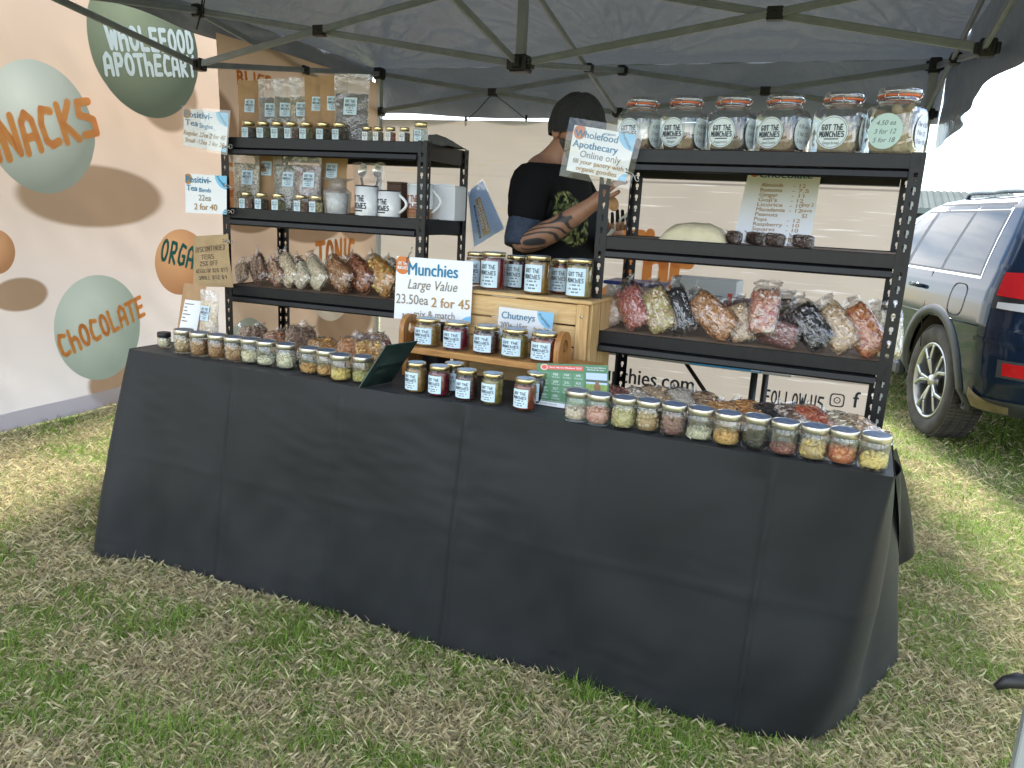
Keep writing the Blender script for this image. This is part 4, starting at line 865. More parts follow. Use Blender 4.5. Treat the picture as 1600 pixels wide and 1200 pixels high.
PS1 = [(392,None,.19,'kraft pouch at the left end of the top shelf'), (424,'grey',.165,'clear pouch of grey tea behind the second top-shelf jar'), (448,'green',.150,'clear pouch of green leaf tea on the top shelf'), (473,'chamomile',.135,'clear pouch of flower tea left of the kraft pouches on the top shelf'), (497,None,.12,'kraft pouch right of the clear top-shelf pouches'), (521,None,.105,'kraft pouch just behind the big clear pouch'), (549,'dark',.085,'big clear pouch of dark tea in front on the top shelf')]
for u, tea, dy, lab in PS1:
    p = RL.on(u, 180, dy); w_ = .145 if u > 540 else .118
    pouch((p.x, p.y, z1), lab, w_, .245 if u < 540 else .25, RL.a+.15, tea, .0, .40 if tea else .48, .055 if u > 540 else .046, .03, .70)
PS2 = [(385,'chamomile',.12,'clear pouch of yellow flower tea at the left of the middle shelf'), (419,None,.17,'kraft pouch between two clear pouches on the middle shelf'), (448,'green',.14,'clear pouch of grey green tea on the middle shelf'), (480,'rose',.11,'clear pouch of rose petal tea on the middle shelf'), (520,None,.16,'kraft pouch beside the cellophane wrapped cup')]
for u, tea, dy, lab in PS2:
    p = RL.on(u, 300, dy); pouch((p.x, p.y, z2), lab, .125, .232, RL.a+.10, tea, .012 if tea else -.004, .42 if tea else .60, .050, .03, .78)
for i, (u, tea) in enumerate(((389,'dark'),(412,'green'),(434,'grey'),(455.5,'rose'),(479,'green'),(505,'dark'),(530,'dark'))):
    p = RL.on(u, 210, .035); tea_jar((p.x, p.y, z1), ['small jar of dark tea first in the top shelf row','small jar of green tea second in the top shelf row','small jar of grey tea third in the top shelf row','small jar of rose tea in the middle of the top shelf row','small jar of green tea right of the rose tea jar','small jar of dark tea just left of the big clear pouch','small jar of dark tea in front of the big clear pouch'][i], tea, .052, .066, RL.a+random.uniform(-.05,.1))
for i, (u, tea) in enumerate(((574,'pale'),(591,'grey'),(610,'pink'),(632,'grey'))):
    p = RL.on(u, 212, .035); tea_jar((p.x, p.y, z1), ['tiny jar of white salt beside the big clear pouch','tiny jar of grey herbs next to the white one','tiny jar of pink herbs on the top shelf','tiny jar of grey herbs right of the pink one'][i], tea, .040, .054, RL.a, PAPER)
p = RL.on(657, 218, .03); tea_jar((p.x, p.y, z1), 'gold-lidded tea jar at the right corner of the top shelf', 'green', .052, .072, RL.a+.05)
for i, (u, tea) in enumerate(((385,'rose'),(409,'dark'),(435,'green'),(470,'rose'),(494,'chamomile'))):
    p = RL.on(u, 320, .035); tea_jar((p.x, p.y, z2), ['small jar of rose tea first in the middle shelf row','small jar of dark tea second in the middle shelf row','small jar of green tea third in the middle shelf row','small jar of rose tea below the rose petal pouch','small jar of flower tea beside the wrapped cup'][i], tea, .052, .066, RL.a+random.uniform(-.05,.1))
# grey cloth bundle behind the corner jar
p = RL.on(682, 225, .20); t = MB(); t.grid(lambda a, b: V(((a-.5)*.20, (b-.5)*.14, .055*sin(pi*a)**.8*sin(pi*b)**.7*(1-.3*a)+.004*noise.noise(V((a*9,b*9,2))))), 18, 14)
o = t.build('cloth_bundle', mat('olive_grey_cloth', (.13,.13,.11), .8, nscale=40), None, (p.x, p.y, z1)); tag(o, 'olive grey cloth bundle behind the corner jar on the top shelf', 'cloth')

# mugs, wrapped cup, spoons and boxes on the middle shelf
ENAM = mat('white_enamel', (.80,.83,.86), .18, coat=.4); RIM = mat('dark_rim', (.03,.03,.035), .3); CORK = mat('tan_glaze', (.36,.20,.10), .4)
def mug(u, off, label, R, H, handle=None, band=None, ink=INK, taper=0):
    p = RL.on(u, 335, off); t = thing('mug', label, 'mug', (p.x, p.y, z2), RL.a, 'white printed mugs')
    m = MB(); m.lathe([(0,.001),(R*(1-taper)*.94,0),(R*(1-taper),.004),(R,H),(R*.95,H),(R*(1-taper)*.94,.006),(0,.006)], 32); m.build('cup', ENAM, t)
    m = MB(); m.lathe([(R*.945,H-.001),(R*.97,H+.002),(R*1.012,H),(R*1.012,H-.003)], 32); m.build('rim', RIM if not band else ENAM, t)
    if band: m = MB(); m.lathe([(R*(1-taper)*.96,.0005),(R*1.012-R*taper*.9,.006),(R*1.012-R*taper*.6,H*.30)], 32); m.build('base_glaze', CORK, t)
    f = cyl(R*(1-taper*.45)+.0012, 0, -.25); m = MB(); stroke_w(.10); s = R*.95
    m.text('GOT THE', f, 0, x0=-s, x1=s*.55, y=H*.48, h=H*.20, keep=False, stroke=True); m.text('MUNCHIES', f, 0, x0=-s, x1=s*.75, y=H*.24, h=H*.20, keep=False, stroke=True)
    m.grid(lambda a, b: f(-s*.8+a*s*1.2, H*.15+b*H*.05, 0), 8, 1); m.build('printing', ink, t)
    if handle:
        m = MB(); pts = [V((R*.97+handle*sin(pi*i/12), 0, H*(.18)+H*.68*i/12)) for i in range(13)]; m.tube(pts, .0055, 8); m.build('handle', ENAM, t)
mug(573, .045, 'tall white tumbler printed in black beside the wrapped cup', .044, .112)
mug(608, .05, 'white enamel mug with dark rim and curved handle', .043, .098, .030)
mug(656, .10, 'white mug with tan glazed base behind the rack post', .050, .128, .036, True, mat('rust_ink', (.3,.1,.05), .6), .06)
p = RL.on(697, 320, .20); t = thing('box', 'plain white carton box at the right end of the middle shelf', 'box', (p.x, p.y, z2), RL.a)
m = MB(); m.rbox((-.060,-.055,0), (.060,.055,.128), .002); m.build('carton', mat('white_card', (.74,.77,.82), .6), t); m = MB(); m.add([(-.058,-.056,.128),(.058,-.056,.128),(.058,-.054,.1345),(-.058,-.054,.1345)], [(0,1,2,3)]); m.box((-.056,-.0545,.1282), (.056,.054,.1302)); m.build('lid_flap', mat('white_card', (.74,.77,.82), .6), t)
p = RL.on(621, 295, .24); t = thing('box', 'small brown carton behind the enamel mug', 'box', (p.x, p.y, z2), RL.a); m = MB(); m.rbox((-.032,-.03,0), (.032,.03,.128), .002); m.build('carton', mat('brown_card', (.12,.065,.04), .7), t); m = MB(); m.rbox((-.033,-.031,.1285), (.033,.031,.138), .002); m.build('lid', mat('brown_card', (.12,.065,.04), .7), t)
def wrapped(u, off, label):
    p = RL.on(u, 330, off); t = thing('wrapped_cup', label, 'cup', (p.x, p.y, z2), RL.a)
    m = MB(); R = .045; m.lathe([(0,.001),(R*.9,0),(R,.08),(R*.95,.08),(R*.85,.004),(0,.004)], 24); m.build('cup', ENAM, t)
    def f(a, b):
        an = 2*pi*a; r = .050+.014*b*b+.004*noise.noise(V((cos(an)*3, sin(an)*3, b*6))); 
        if b > .62: r *= 1-.55*sin((b-.62)/.38*pi)*1.0
        return V((r*cos(an), r*sin(an), .002+.135*b+.006*noise.noise(V((an*2, b*3, 7)))))
    m = MB(); m.grid(f, 40, 18); m.build('cellophane_wrap', clear('crinkled_cellophane', (.93,.94,.94), .10, .75, .08, bump=1.0, bscale=55, hazy=.12), t)
wrapped(527, .07, 'white cup wrapped in crinkled cellophane on the middle shelf')
p = RL.on(577, 285, .19); t = thing('scoop_set', 'two steel scoops standing in a clear bag behind the tumbler', 'scoop', (p.x, p.y, z2), RL.a)
STEEL = mat('polished_steel', (.6,.6,.6), .16, 1)
for dx, an in ((-.03,.25),(.035,-.2)):
    m = MB(); Mx = Matrix.Translation((dx, 0, .175)) @ Matrix.Rotation(an, 4, 'Y') @ Matrix.Rotation(pi/2, 4, 'X')
    m.lathe([(.0,-.013),(.012,-.011),(.021,-.004),(.0235,.002),(.022,.002),(.012,-.008),(0,-.010)], 20, M=Mx @ Matrix.Diagonal((.85,1.2,1,1))); m.tube([Mx @ V((0,-.028,0)), V((dx*.5,0,.06)), V((dx*.3,0,.001))], .005, 8); m.build('scoop', STEEL, t)
m = MB(); m.grid(lambda a, b: V(((a-.5)*.12*(1+.25*b), -.028*sin(pi*a)-.004, .205*b+.008*noise.noise(V((a*5,b*5,1))))), 14, 16); m.build('clear_bag', POUCHFILM, t)

# ------------------------------------------------------------------ cellophane bags of munchies
def bag_proto(kind, n, L=.205, Wd=.098, T=.054, seed=1):
    random.seed(seed); ax = {'nut': (.0075,.0055,.0040), 'seed': (.0046,.0026,.0022), 'slab': (.017,.0065,.0026), 'chunk': (.0085,.006,.0036), 'big': (.0115,.009,.007)}[kind]
    def se(u, v, k=1):     # pillow surface: u around, v along
        e = (1-abs(2*v-1)**4.2)**.60; q = 2*pi*u; c, s = cos(q), sin(q); m_ = (abs(c)**2.6+abs(s)**2.6)**(-1/2.6)
        return V((Wd/2*k*m_*c*(.62+.38*e), T/2*k*m_*s*e, (v-.5)*L*.84*k))
    m = MB(); m.grid(lambda a, b: se(a, b, .86), 16, 12)
    for i in range(n):
        v = random.uniform(.04, .96); u = random.random(); p = se(u, v, .90); q = se(u+.01, v, .90)-se(u-.01, v, .90); w_ = se(u, min(1,v+.02), .90)-se(u, max(0,v-.02), .90)
        nn = q.cross(w_); nn.normalize() if nn.length > 0 else None
        s = random.uniform(.75, 1.2); x = q.normalized(); y = nn.cross(x) if nn.length > 0 else V((0,0,1)); a = random.uniform(0, pi); x2 = x*cos(a)+y*sin(a); y2 = nn.cross(x2)
        R = Matrix((x2, y2, nn)).transposed() @ Matrix.Rotation(random.gauss(0,.25), 3, 'X'); m.bit(p+nn*random.uniform(-.002,.002), tuple(k*s for k in ax), 0, R)
    cont = m.build('contents', BPL); 
    f = MB(); sd = seed*7.3
    def film(a, b):
        if b <= .8:
            v = b/.8*.985; p = se(a, v, 1.03); k = 1+.05*noise.noise(V((p.x*40, p.y*40, p.z*40+sd)))+.025*noise.noise(V((p.x*110, p.y*110, p.z*60+sd))); return V((p.x*k, p.y*k, p.z))
        v = (b-.8)/.2; q = 2*pi*a; wv = Wd*(.40+.12*v); return V((wv*cos(q)*(1+.06*sin(v*9+sd)), .004*sin(q)+.014*sin(cos(q)*5+sd)*v+.02*v*noise.noise(V((cos(q)*3, v*2, sd))), L*.415+.024*v+.008*sin(cos(q)*6+sd)*v))
    f.grid(film, 36, 30); fo = f.build('film', FILM)
    for o in (cont, fo): COL.objects.unlink(o)
    random.seed(seed+100); return cont, fo
PB = {'nut': bag_proto('nut', 330, seed=2), 'seed': bag_proto('seed', 700, seed=3), 'slab': bag_proto('slab', 210, seed=4), 'chunk': bag_proto('chunk', 270, seed=5), 'big': bag_proto('big', 150, .17, .11, .07, seed=6), 'nut2': bag_proto('nut', 300, .18, .10, .056, seed=9), 'slab2': bag_proto('slab', 200, .22, .095, .056, seed=12)}
FV = {k: [v.co.copy() for v in b[0].data.vertices] for k, b in PB.items()}
def bag(x, y, zs, label, kind, cols, key, size, tilt, back=.35, turn=0, lift=0, group='cellophane bags of munchies', wide=1):
    """tilt: lean in the shelf plane (+ = top to the left); back: lean towards the back; size = bag length"""
    t = thing('munchie_bag', label, 'bag', (x, y, zs), 0, group)
    k = size/.165; R = Matrix.Rotation(turn, 3, 'Z') @ Matrix.Rotation(-tilt, 3, 'Y') @ Matrix.Rotation(-back, 3, 'X') @ Matrix.Diagonal((k*wide, k, k))
    zm = min((R @ v).z for v in FV[kind]); M = Matrix.Translation((0, 0, -zm+lift+.001)) @ R.to_4x4()
    for o, nm in zip(PB[kind], ('contents', 'film')):
        c = o.copy(); c.name = nm; COL.objects.link(c); c.parent = t; c.matrix_local = M
        if nm == 'contents': c.material_slots[0].link = 'OBJECT'; c.material_slots[0].material = bitmat('fill_'+key, cols)
    return t
ORB = [(.36,.17,.07),(.46,.24,.10),(.26,.11,.05)]; RB = [(.34,.11,.05),(.42,.17,.08),(.24,.07,.04)]; BRN = [(.20,.11,.07),(.30,.18,.11),(.14,.075,.05)]; WHT = [(.66,.60,.50),(.76,.70,.60),(.55,.47,.38)]; MARB = [(.74,.62,.52),(.50,.12,.07),(.68,.40,.28),(.78,.70,.60)]; CREAM = [(.72,.64,.44),(.78,.71,.52)]
LB = [(378,434,'beige and brown nut bag at the left end of the third shelf','nut2',TANS,'tans2',.10,.3), (404,430,'bag of brown almonds second along the third shelf','nut',BRN,'brn',.135,.5), (430,436,'bag of dark mixed nuts beside the brown almonds','nut',BERRY+TANS,'dmix',.125,.75), (450,431,'bag of white cashews leaning left on the third shelf','nut',CASHEW,'cashew',.15,.6), (470,438,'small bag of cashew pieces between two bigger bags','nut2',WHITE,'white',.13,.6), (493,439,'bag of cream sunflower seeds on the third shelf','seed',CREAM,'cream',.155,.7),
 (529,441,'bag of orange brown roasted nuts on the third shelf','chunk',ORB,'orb',.175,.85), (562,442,'bag of red brown dried fruit on the third shelf','slab',RB,'rb',.18,.85), (594,441,'bag of yellow orange corn crisps behind the Munchies sign','chunk',CORN+AMBER,'corn2',.19,.85), (618,430,'striped brown bag partly hidden by the Munchies sign','slab',BRN+WHT,'strp',.17,.8)]
for i, (u, v, lab, kd, c, k, sz, tl) in enumerate(LB):
    off = .10+.012*(i % 2); p = RL.on(u, v, off); bag(p.x, p.y, z3, lab, kd, c, k, sz*1.08, tl+.28, .5, RL.a, group='bags on the left third shelf')
for u, v, lab, k, sz in ((440,405,'brown nut bag lying behind the almond bags','brn',.15), (470,408,'brown bag lying behind the white cashews','orb',.14), (548,425,'brown bag lying at the back of the third shelf','rb',.15)):
    p = RL.on(u, v, .24); bag(p.x, p.y, z3, lab, 'nut', {'brn': BRN, 'orb': ORB, 'rb': RB}[k], k, sz, 1.0, .5, RL.a, .0, group='bags on the left third shelf')
LT = [(399,532,'nut',BRN,'brn','brown nut bag lying behind the first jars at the left rack foot'), (440,536,'nut',RB,'rb','red brown nut bag lying behind the cashew jars'), (470,540,'slab',BRN,'brn','brown bag with pale sticker behind the seed jar'), (509,546,'chunk',AMBER,'amber2','amber bag lying behind the orange slices jar'), (550,556,'slab',[(.62,.25,.09),(.70,.36,.16)],'orange','orange dried fruit bag near the leaning card'), (558,540,'chunk',ORB,'orb','golden brown bag at the back beside the rack post'), (590,538,'slab',MARB,'marb','white and red striped bag at the back near the stand'), (584,565,'chunk',CORN,'corn2','yellow bag tucked against the leaning card')]
for u, v, kd, c, k, lab in LT:
    p = at(u, v, z=ZT+.045); p.y = min(p.y, .36); q = at(u, v, y=max(.17, p.y)); bag(q.x, max(.17, p.y), ZT, lab, kd, c, k, .165, random.uniform(-.15,.3), random.uniform(.95,1.3), random.uniform(.3,1.2), group='bags lying on the left of the table', wide=1.1)
y1, y2, y3 = RR.z
RB_ = [(957,499,'bag of white clay nuts at the left end of the lower right shelf','big',CLAY,'clay',.12,.4,.10,0), (988,489,'bag of red skinned peanuts leaning left','bean' if 0 else 'nut',[(.42,.13,.10),(.52,.20,.16),(.34,.09,.08)],'rpea',.155,.45,.07,0), (1026,494,'bag of tan trail mix with pale pieces','chunk',TANS+SEEDS,'trail',.16,.42,.06,0), (1057,493,'tall dark bag of black seeds beside the trail mix','seed',DARK+[(.10,.10,.10)],'dark2',.16,.38,.08,0),
 (1111,510,'wide bag of orange brown fruit slices','slab2',[(.50,.23,.09),(.60,.35,.18),(.38,.15,.06)],'osl',.165,.85,.06,0), (1155,511,'bag of pale tan pieces right of the orange slices','chunk',TANS,'tans2',.13,.25,.06,0), (1193,492,'upright bag marbled red and white','slab',MARB,'marb',.145,.02,.05,.035), (1214,531,'flat bag of mauve brown dates lying down','chunk',MAUVE,'mauve2',.13,1.45,.045,0), (1222,497,'white and brown bag behind the marbled one','chunk',WHT+BRN,'wb',.13,.1,.16,.02),
 (1246,492,'round dark chocolate bag behind the black bag','big',CHOC,'choc',.10,.2,.17,.03), (1274,492,'second round chocolate bag at the back near the right end','big',CHOC,'choc',.10,-.2,.17,.03), (1264,525,'glossy black licorice bag leaning left','chunk',DARK,'dark',.155,.62,.05,0), (1304,530,'bag of tan dried apple pieces','slab',TANS,'tans2',.15,.55,.05,0), (1347,531,'bag of orange and red dried fruit strips','slab2',[(.52,.16,.06),(.62,.30,.12),(.42,.07,.04)],'ors',.15,.5,.05,0), (1383,520,'cream coloured bag half hidden by the right post','chunk',WHITE,'white',.15,.1,.09,0)]
for u, v, lab, kd, c, k, sz, tl, off, lf in RB_:
    p = RR.on(u, v, off+.03); bag(p.x, p.y, y3, lab, kd, c, k, sz*1.05, tl+(.16 if .2 < tl < 1 else 0), .42, RR.a, lf, group='bags on the lower right shelf')
RT = [(969,618,'nut',BERRY,'berry2','red brown berry bag behind the pink nut jar'), (1002,620,'nut',WHT,'wht','pale bag with clear film behind the seed jar'), (1037,622,'chunk',TANS,'tans2','tan bag lying behind the white and tan jar'), (1075,622,'seed',WHT,'wht2','clear pale bag in the middle of the right table'), (1106,630,'slab',BRN+TANS,'bt','brown and tan bag behind the straw jar'), (1134,645,'slab',AMBER,'amber2','amber bag close behind the dried fruit jar'), (1167,634,'slab',[(.62,.25,.06),(.72,.38,.12)],'orange2','bright orange mango bag on the right table'), (1214,640,'chunk',DARK,'dark','black bag behind the berry jar'), (1246,645,'slab',WHT+BRN,'wb','striped tan bag between the black and red bags'), (1282,653,'slab2',REDS,'reds2','red striped bag near the right end of the table'), (1318,660,'slab',CREAM,'cream','cream bag behind the red fruit jar'), (1347,664,'chunk',TANS,'tans2','tan bag at the right rack foot')]
for u, v, kd, c, k, lab in RT:
    p = at(u, v, z=ZT+.045); y = max(.17, min(.30, p.y)); q = at(u, v, y=y); bag(q.x, y, ZT, lab, kd, c, k, .150, random.uniform(-.1,.25), random.uniform(1.28,1.45), random.uniform(.3,1.1), group='bags lying on the right of the table', wide=1.1)
# middle right shelf: a cream bag and four small chocolate bundles
p = RR.on(1088, 370, .10); t = thing('powder_bag', 'plump cream coloured powder bag lying on the middle right shelf', 'bag', (p.x, p.y, y2), RR.a)
m = MB()
def pil(a, b, top):
    e = (1-abs(2*a-1)**3)**.6*(1-abs(2*b-1)**2.5)**.6; return V(((a-.5)*.205, (b-.5)*.15, .004+(.055*e if top else -.002*e)+.004*noise.noise(V((a*8,b*8,3)))*e))
m.grid(lambda a, b: pil(a, b, 1), 24, 18); m.grid(lambda a, b: pil(a, b, 0), 24, 18, flip=True); m.build('bag_body', mat('cream_powder_bag', (.62,.56,.38), .28, nscale=18, namt=.10, bump=.5, bscale=35, coat=.5), t)
for i, (u, lab) in enumerate(((1147,'chocolate bundle nearest the cream powder bag'), (1180,'chocolate bundle behind its neighbours under the price sign'), (1211,'chocolate bundle in front of the price sign'), (1255,'chocolate bundle farthest right on the middle shelf'))):
    p = RR.on(u, 372, .11 if i == 1 else .06); bag(p.x, p.y, y2, lab, 'big', CHOC, 'choc', .078, 1.5, .9, RR.a+.2*i, group='small chocolate bundles', wide=.75)
random.seed(21)
# paper pouches at the left end of the table
q = at(292, 521, z=ZT+.06); p = at(291, 470, y=.33); t = thing('kraft_pouch', 'kraft pouch with a white price card behind the first nut jars', 'pouch', (p.x, .33, ZT), .05)
m = MB(); W_ = .115
def kp(a, b, s): return V(((a-.5)*W_, s*.026*(1-b)**.7*sin(pi*a)**.6+.05*b, .205*b))
m.grid(lambda a, b: kp(a, b, -1), 10, 14); m.grid(lambda a, b: kp(a, b, 1), 10, 14, flip=True); m.build('pouch_body', KRAFT, t)
m = MB(); f = lambda x, y, l=0: kp(.5+x/W_, y/.205, -1)+V((0,-.0015-l,0)); patch(m, f, -.03, .05, .02, .145, 0, 6); [patch(m, f, -.024, -.024+.05*k_, .128-.013*i, .132-.013*i, 1, 3, .0006) for i, k_ in enumerate((.9,.3,.4,.75,.35,.6))]; m.build('price_card', [PAPER, GREYINK], t)
p = at(324, 478, y=.30); pouch((p.x, .30, ZT), 'clear zip pouch of cashews beside the kraft pouch', .095, .20, 0, 'chamomile', -.012, .42, .048, .12, .78, group=None, lab=True)
q = bpy.data.objects[[o.name for o in bpy.data.objects if o.get('label') == 'clear zip pouch of cashews beside the kraft pouch'][0]]
for c in q.children:
    if c.name.startswith('tea'): c.name = 'cashews'; c.data.materials[0] = speck('cashew_pieces', [(.70,.56,.34),(.80,.68,.46),(.58,.42,.24)], 110)
# ------------------------------------------------------------------ clip-top jars on the top right shelf
STK = mat('round_sticker', (.70,.80,.82), .5); STKG = mat('pale_green_sticker', (.55,.74,.70), .5); STKL = mat('pale_lilac_sticker', (.66,.70,.84), .5); RUBBER = mat('orange_rubber_seal', (.70,.16,.06), .5); WIRE = mat('steel_wire', (.5,.5,.5), .25, 1)
COOKIE = [(.22,.11,.06),(.34,.19,.11),(.14,.07,.04)]; TRUF = [(.45,.32,.19),(.55,.42,.27),(.36,.25,.14)]
GLASS2 = clear('thick_jar_glass', (.90,.94,.93), .10, .80, .02, blend=.40, bump=.14, bscale=12, hazy=.02)
def clipjar(u, off, label, w, H, cols, key, dark, hf, sticks, rz):
    p = RR.on(u, 200, off); t = thing('clip_top_jar', label, 'jar', (p.x, p.y, y1), RR.a+rz, 'glass clip-top jars on the top right shelf'); R = w/2
    m = MB(); e = 5
    pr_ = [(0,.002),(R*.90,0),(R*.97,.004),(R,.012),(R,H*.58),(R*.97,H*.66),(R*.86,H*.73)]
    m.lathe(pr_, 36, sq=e); m.lathe([(R*.86,H*.73),(R*.76,H*.76),(R*.72,H*.79),(R*.72,H*.85)], 36)
    m.build('glass', GLASS2, t)
    m = MB(); m.lathe([(R*.78,H*.885),(R*.80,H*.90),(R*.80,H*.955),(R*.76,H*.985),(R*.66,H*.99),(R*.62,H*.965),(0,H*.96)], 32); ld = m.build('glass_lid', GLASS2, t)
    m = MB(); m.lathe([(R*.70,H*.852),(R*.81,H*.855),(R*.83,H*.87),(R*.81,H*.884),(R*.70,H*.886)], 32); m.build('rubber_seal', RUBBER, t)
    m = MB(); z = H*.80; m.tube([(R*.745*cos(2*pi*i/28), R*.745*sin(2*pi*i/28), z) for i in range(29)], .0016, 6); m.tube([(R*.835*cos(2*pi*i/28), R*.835*sin(2*pi*i/28), H*.905) for i in range(29)], .0014, 6)
    for sx in (-1, 1): m.tube([(sx*R*.75, -.004, z), (sx*R*.86, -.008, H*.84), (sx*R*.84, 0, H*.905)], .0016, 6)
    m.tube([(-.02,-R*.75,z), (-.018,-R*.88,H*.84), (-.016,-R*.84,H*.90), (.016,-R*.84,H*.90), (.018,-R*.88,H*.84), (.02,-R*.75,z)], .0018, 6); m.build('wire_bail', WIRE, t)
    m = MB()
    for i in range(46):
        a = random.uniform(0, 2*pi); q = 1/((abs(cos(a))**e+abs(sin(a))**e)**(1/e)); rr_ = R*.66*min(q,1.12) if random.random() < .8 else R*.6*sqrt(random.random()); s = random.uniform(.8,1.15)
        m.bit((rr_*cos(a), rr_*sin(a), .016+random.uniform(0, H*hf)), (.018*s,.017*s,.012*s))
    m.lathe([(0,.006),(R*.78,.006),(R*.78,H*hf),(0,H*hf+.01)], 16, sq=4); m.build('biscuits', bitmat('fill_'+key, cols, .6), t)
    for side, rows, mt in sticks:
        th = 0 if side == 'f' else pi/2; X = Matrix.Rotation(th, 4, 'Z'); rs_ = H*.255; ox = -.0 if side == 'f' else 0; cz = H*.345
        f = lambda x, y, l=0: X @ V((x+ox, -R-.0012-l, cz+y)); m = MB(); n = 32
        m.add([f(rs_*cos(2*pi*i/n)*.98, rs_*sin(2*pi*i/n)) for i in range(n)], [tuple(range(n))], 0)
        if rows == 'brand':
            vs = [f(k*rs_*cos(2*pi*i/n), k*rs_*sin(2*pi*i/n), .0005) for k in (.90,.925) for i in range(n)]; m.add(vs, [(i, (i+1) % n, n+(i+1) % n, n+i) for i in range(n)], 1)
            stroke_w(.095); m.text('GOT THE', f, 1, x0=-rs_*.66, x1=rs_*.66, y=rs_*.12, h=rs_*.36, keep=False, stroke=True, lift=.0005); m.text('MUNCHIES', f, 1, x0=-rs_*.76, x1=rs_*.76, y=-rs_*.30, h=rs_*.36, keep=False, stroke=True, lift=.0005)
            m.grid(lambda a, b: f(-rs_*.45+a*rs_*.9, -rs_*.44+b*rs_*.07, .0005), 1, 1, 1); m.text(dark, f, 1, x0=-rs_*.5, x1=rs_*.5, y=-rs_*.72, h=rs_*.17, lift=.0005)
        else:
            for i, r_ in enumerate(rows): m.text(r_, f, 2, ital=1, x0=-rs_*.75, x1=rs_*.75, y=rs_*(.34-.48*i), h=rs_*.27, lift=.0005)
        m.build('sticker', [mt, INK, mat('slate_ink', (.10,.13,.17), .6)], t)
A3 = ['4.50 ea', '3 for 12', '5 for 18']
CJ = [(1001,.13,.125,.168,COOKIE,'cookie','Original',.10,'clip-top jar nearest the man, with few biscuits inside'), (1069,.12,.125,.17,COOKIE,'cookie','Ginger',.22,'clip-top jar of ginger biscuits second from the hanging sign'), (1143,.115,.128,.17,[(.06,.035,.03),(.10,.06,.05)],'dcookie','Peppermint',.45,'clip-top jar of dark peppermint biscuits'), (1223,.115,.130,.172,COOKIE,'cookie','Salted Caramel',.42,'clip-top jar of salted caramel biscuits'), (1313,.11,.133,.176,[(.36,.24,.15),(.48,.35,.24)],'lcookie','Gingerbread',.36,'clip-top jar of pale gingerbread biscuits'), (1399,.10,.138,.185,TRUF,'truf','Mini',.62,'clip-top jar of pale round bites with green and lilac stickers')]
for i, (u, off, w_, H, c, k, nm, hf, lab) in enumerate(CJ):
    st_ = [('f', 'brand', STK), ('r', A3, STK)] if i < 5 else [('f', A3, STKG), ('r', ['3 for 4.50', '9 for 12', '15 for 18'], STKL)]
    clipjar(u, off, lab, w_, H, c, k, nm, hf, st_, -.38+.10*(i in (2, 4))-.08*(i == 3))

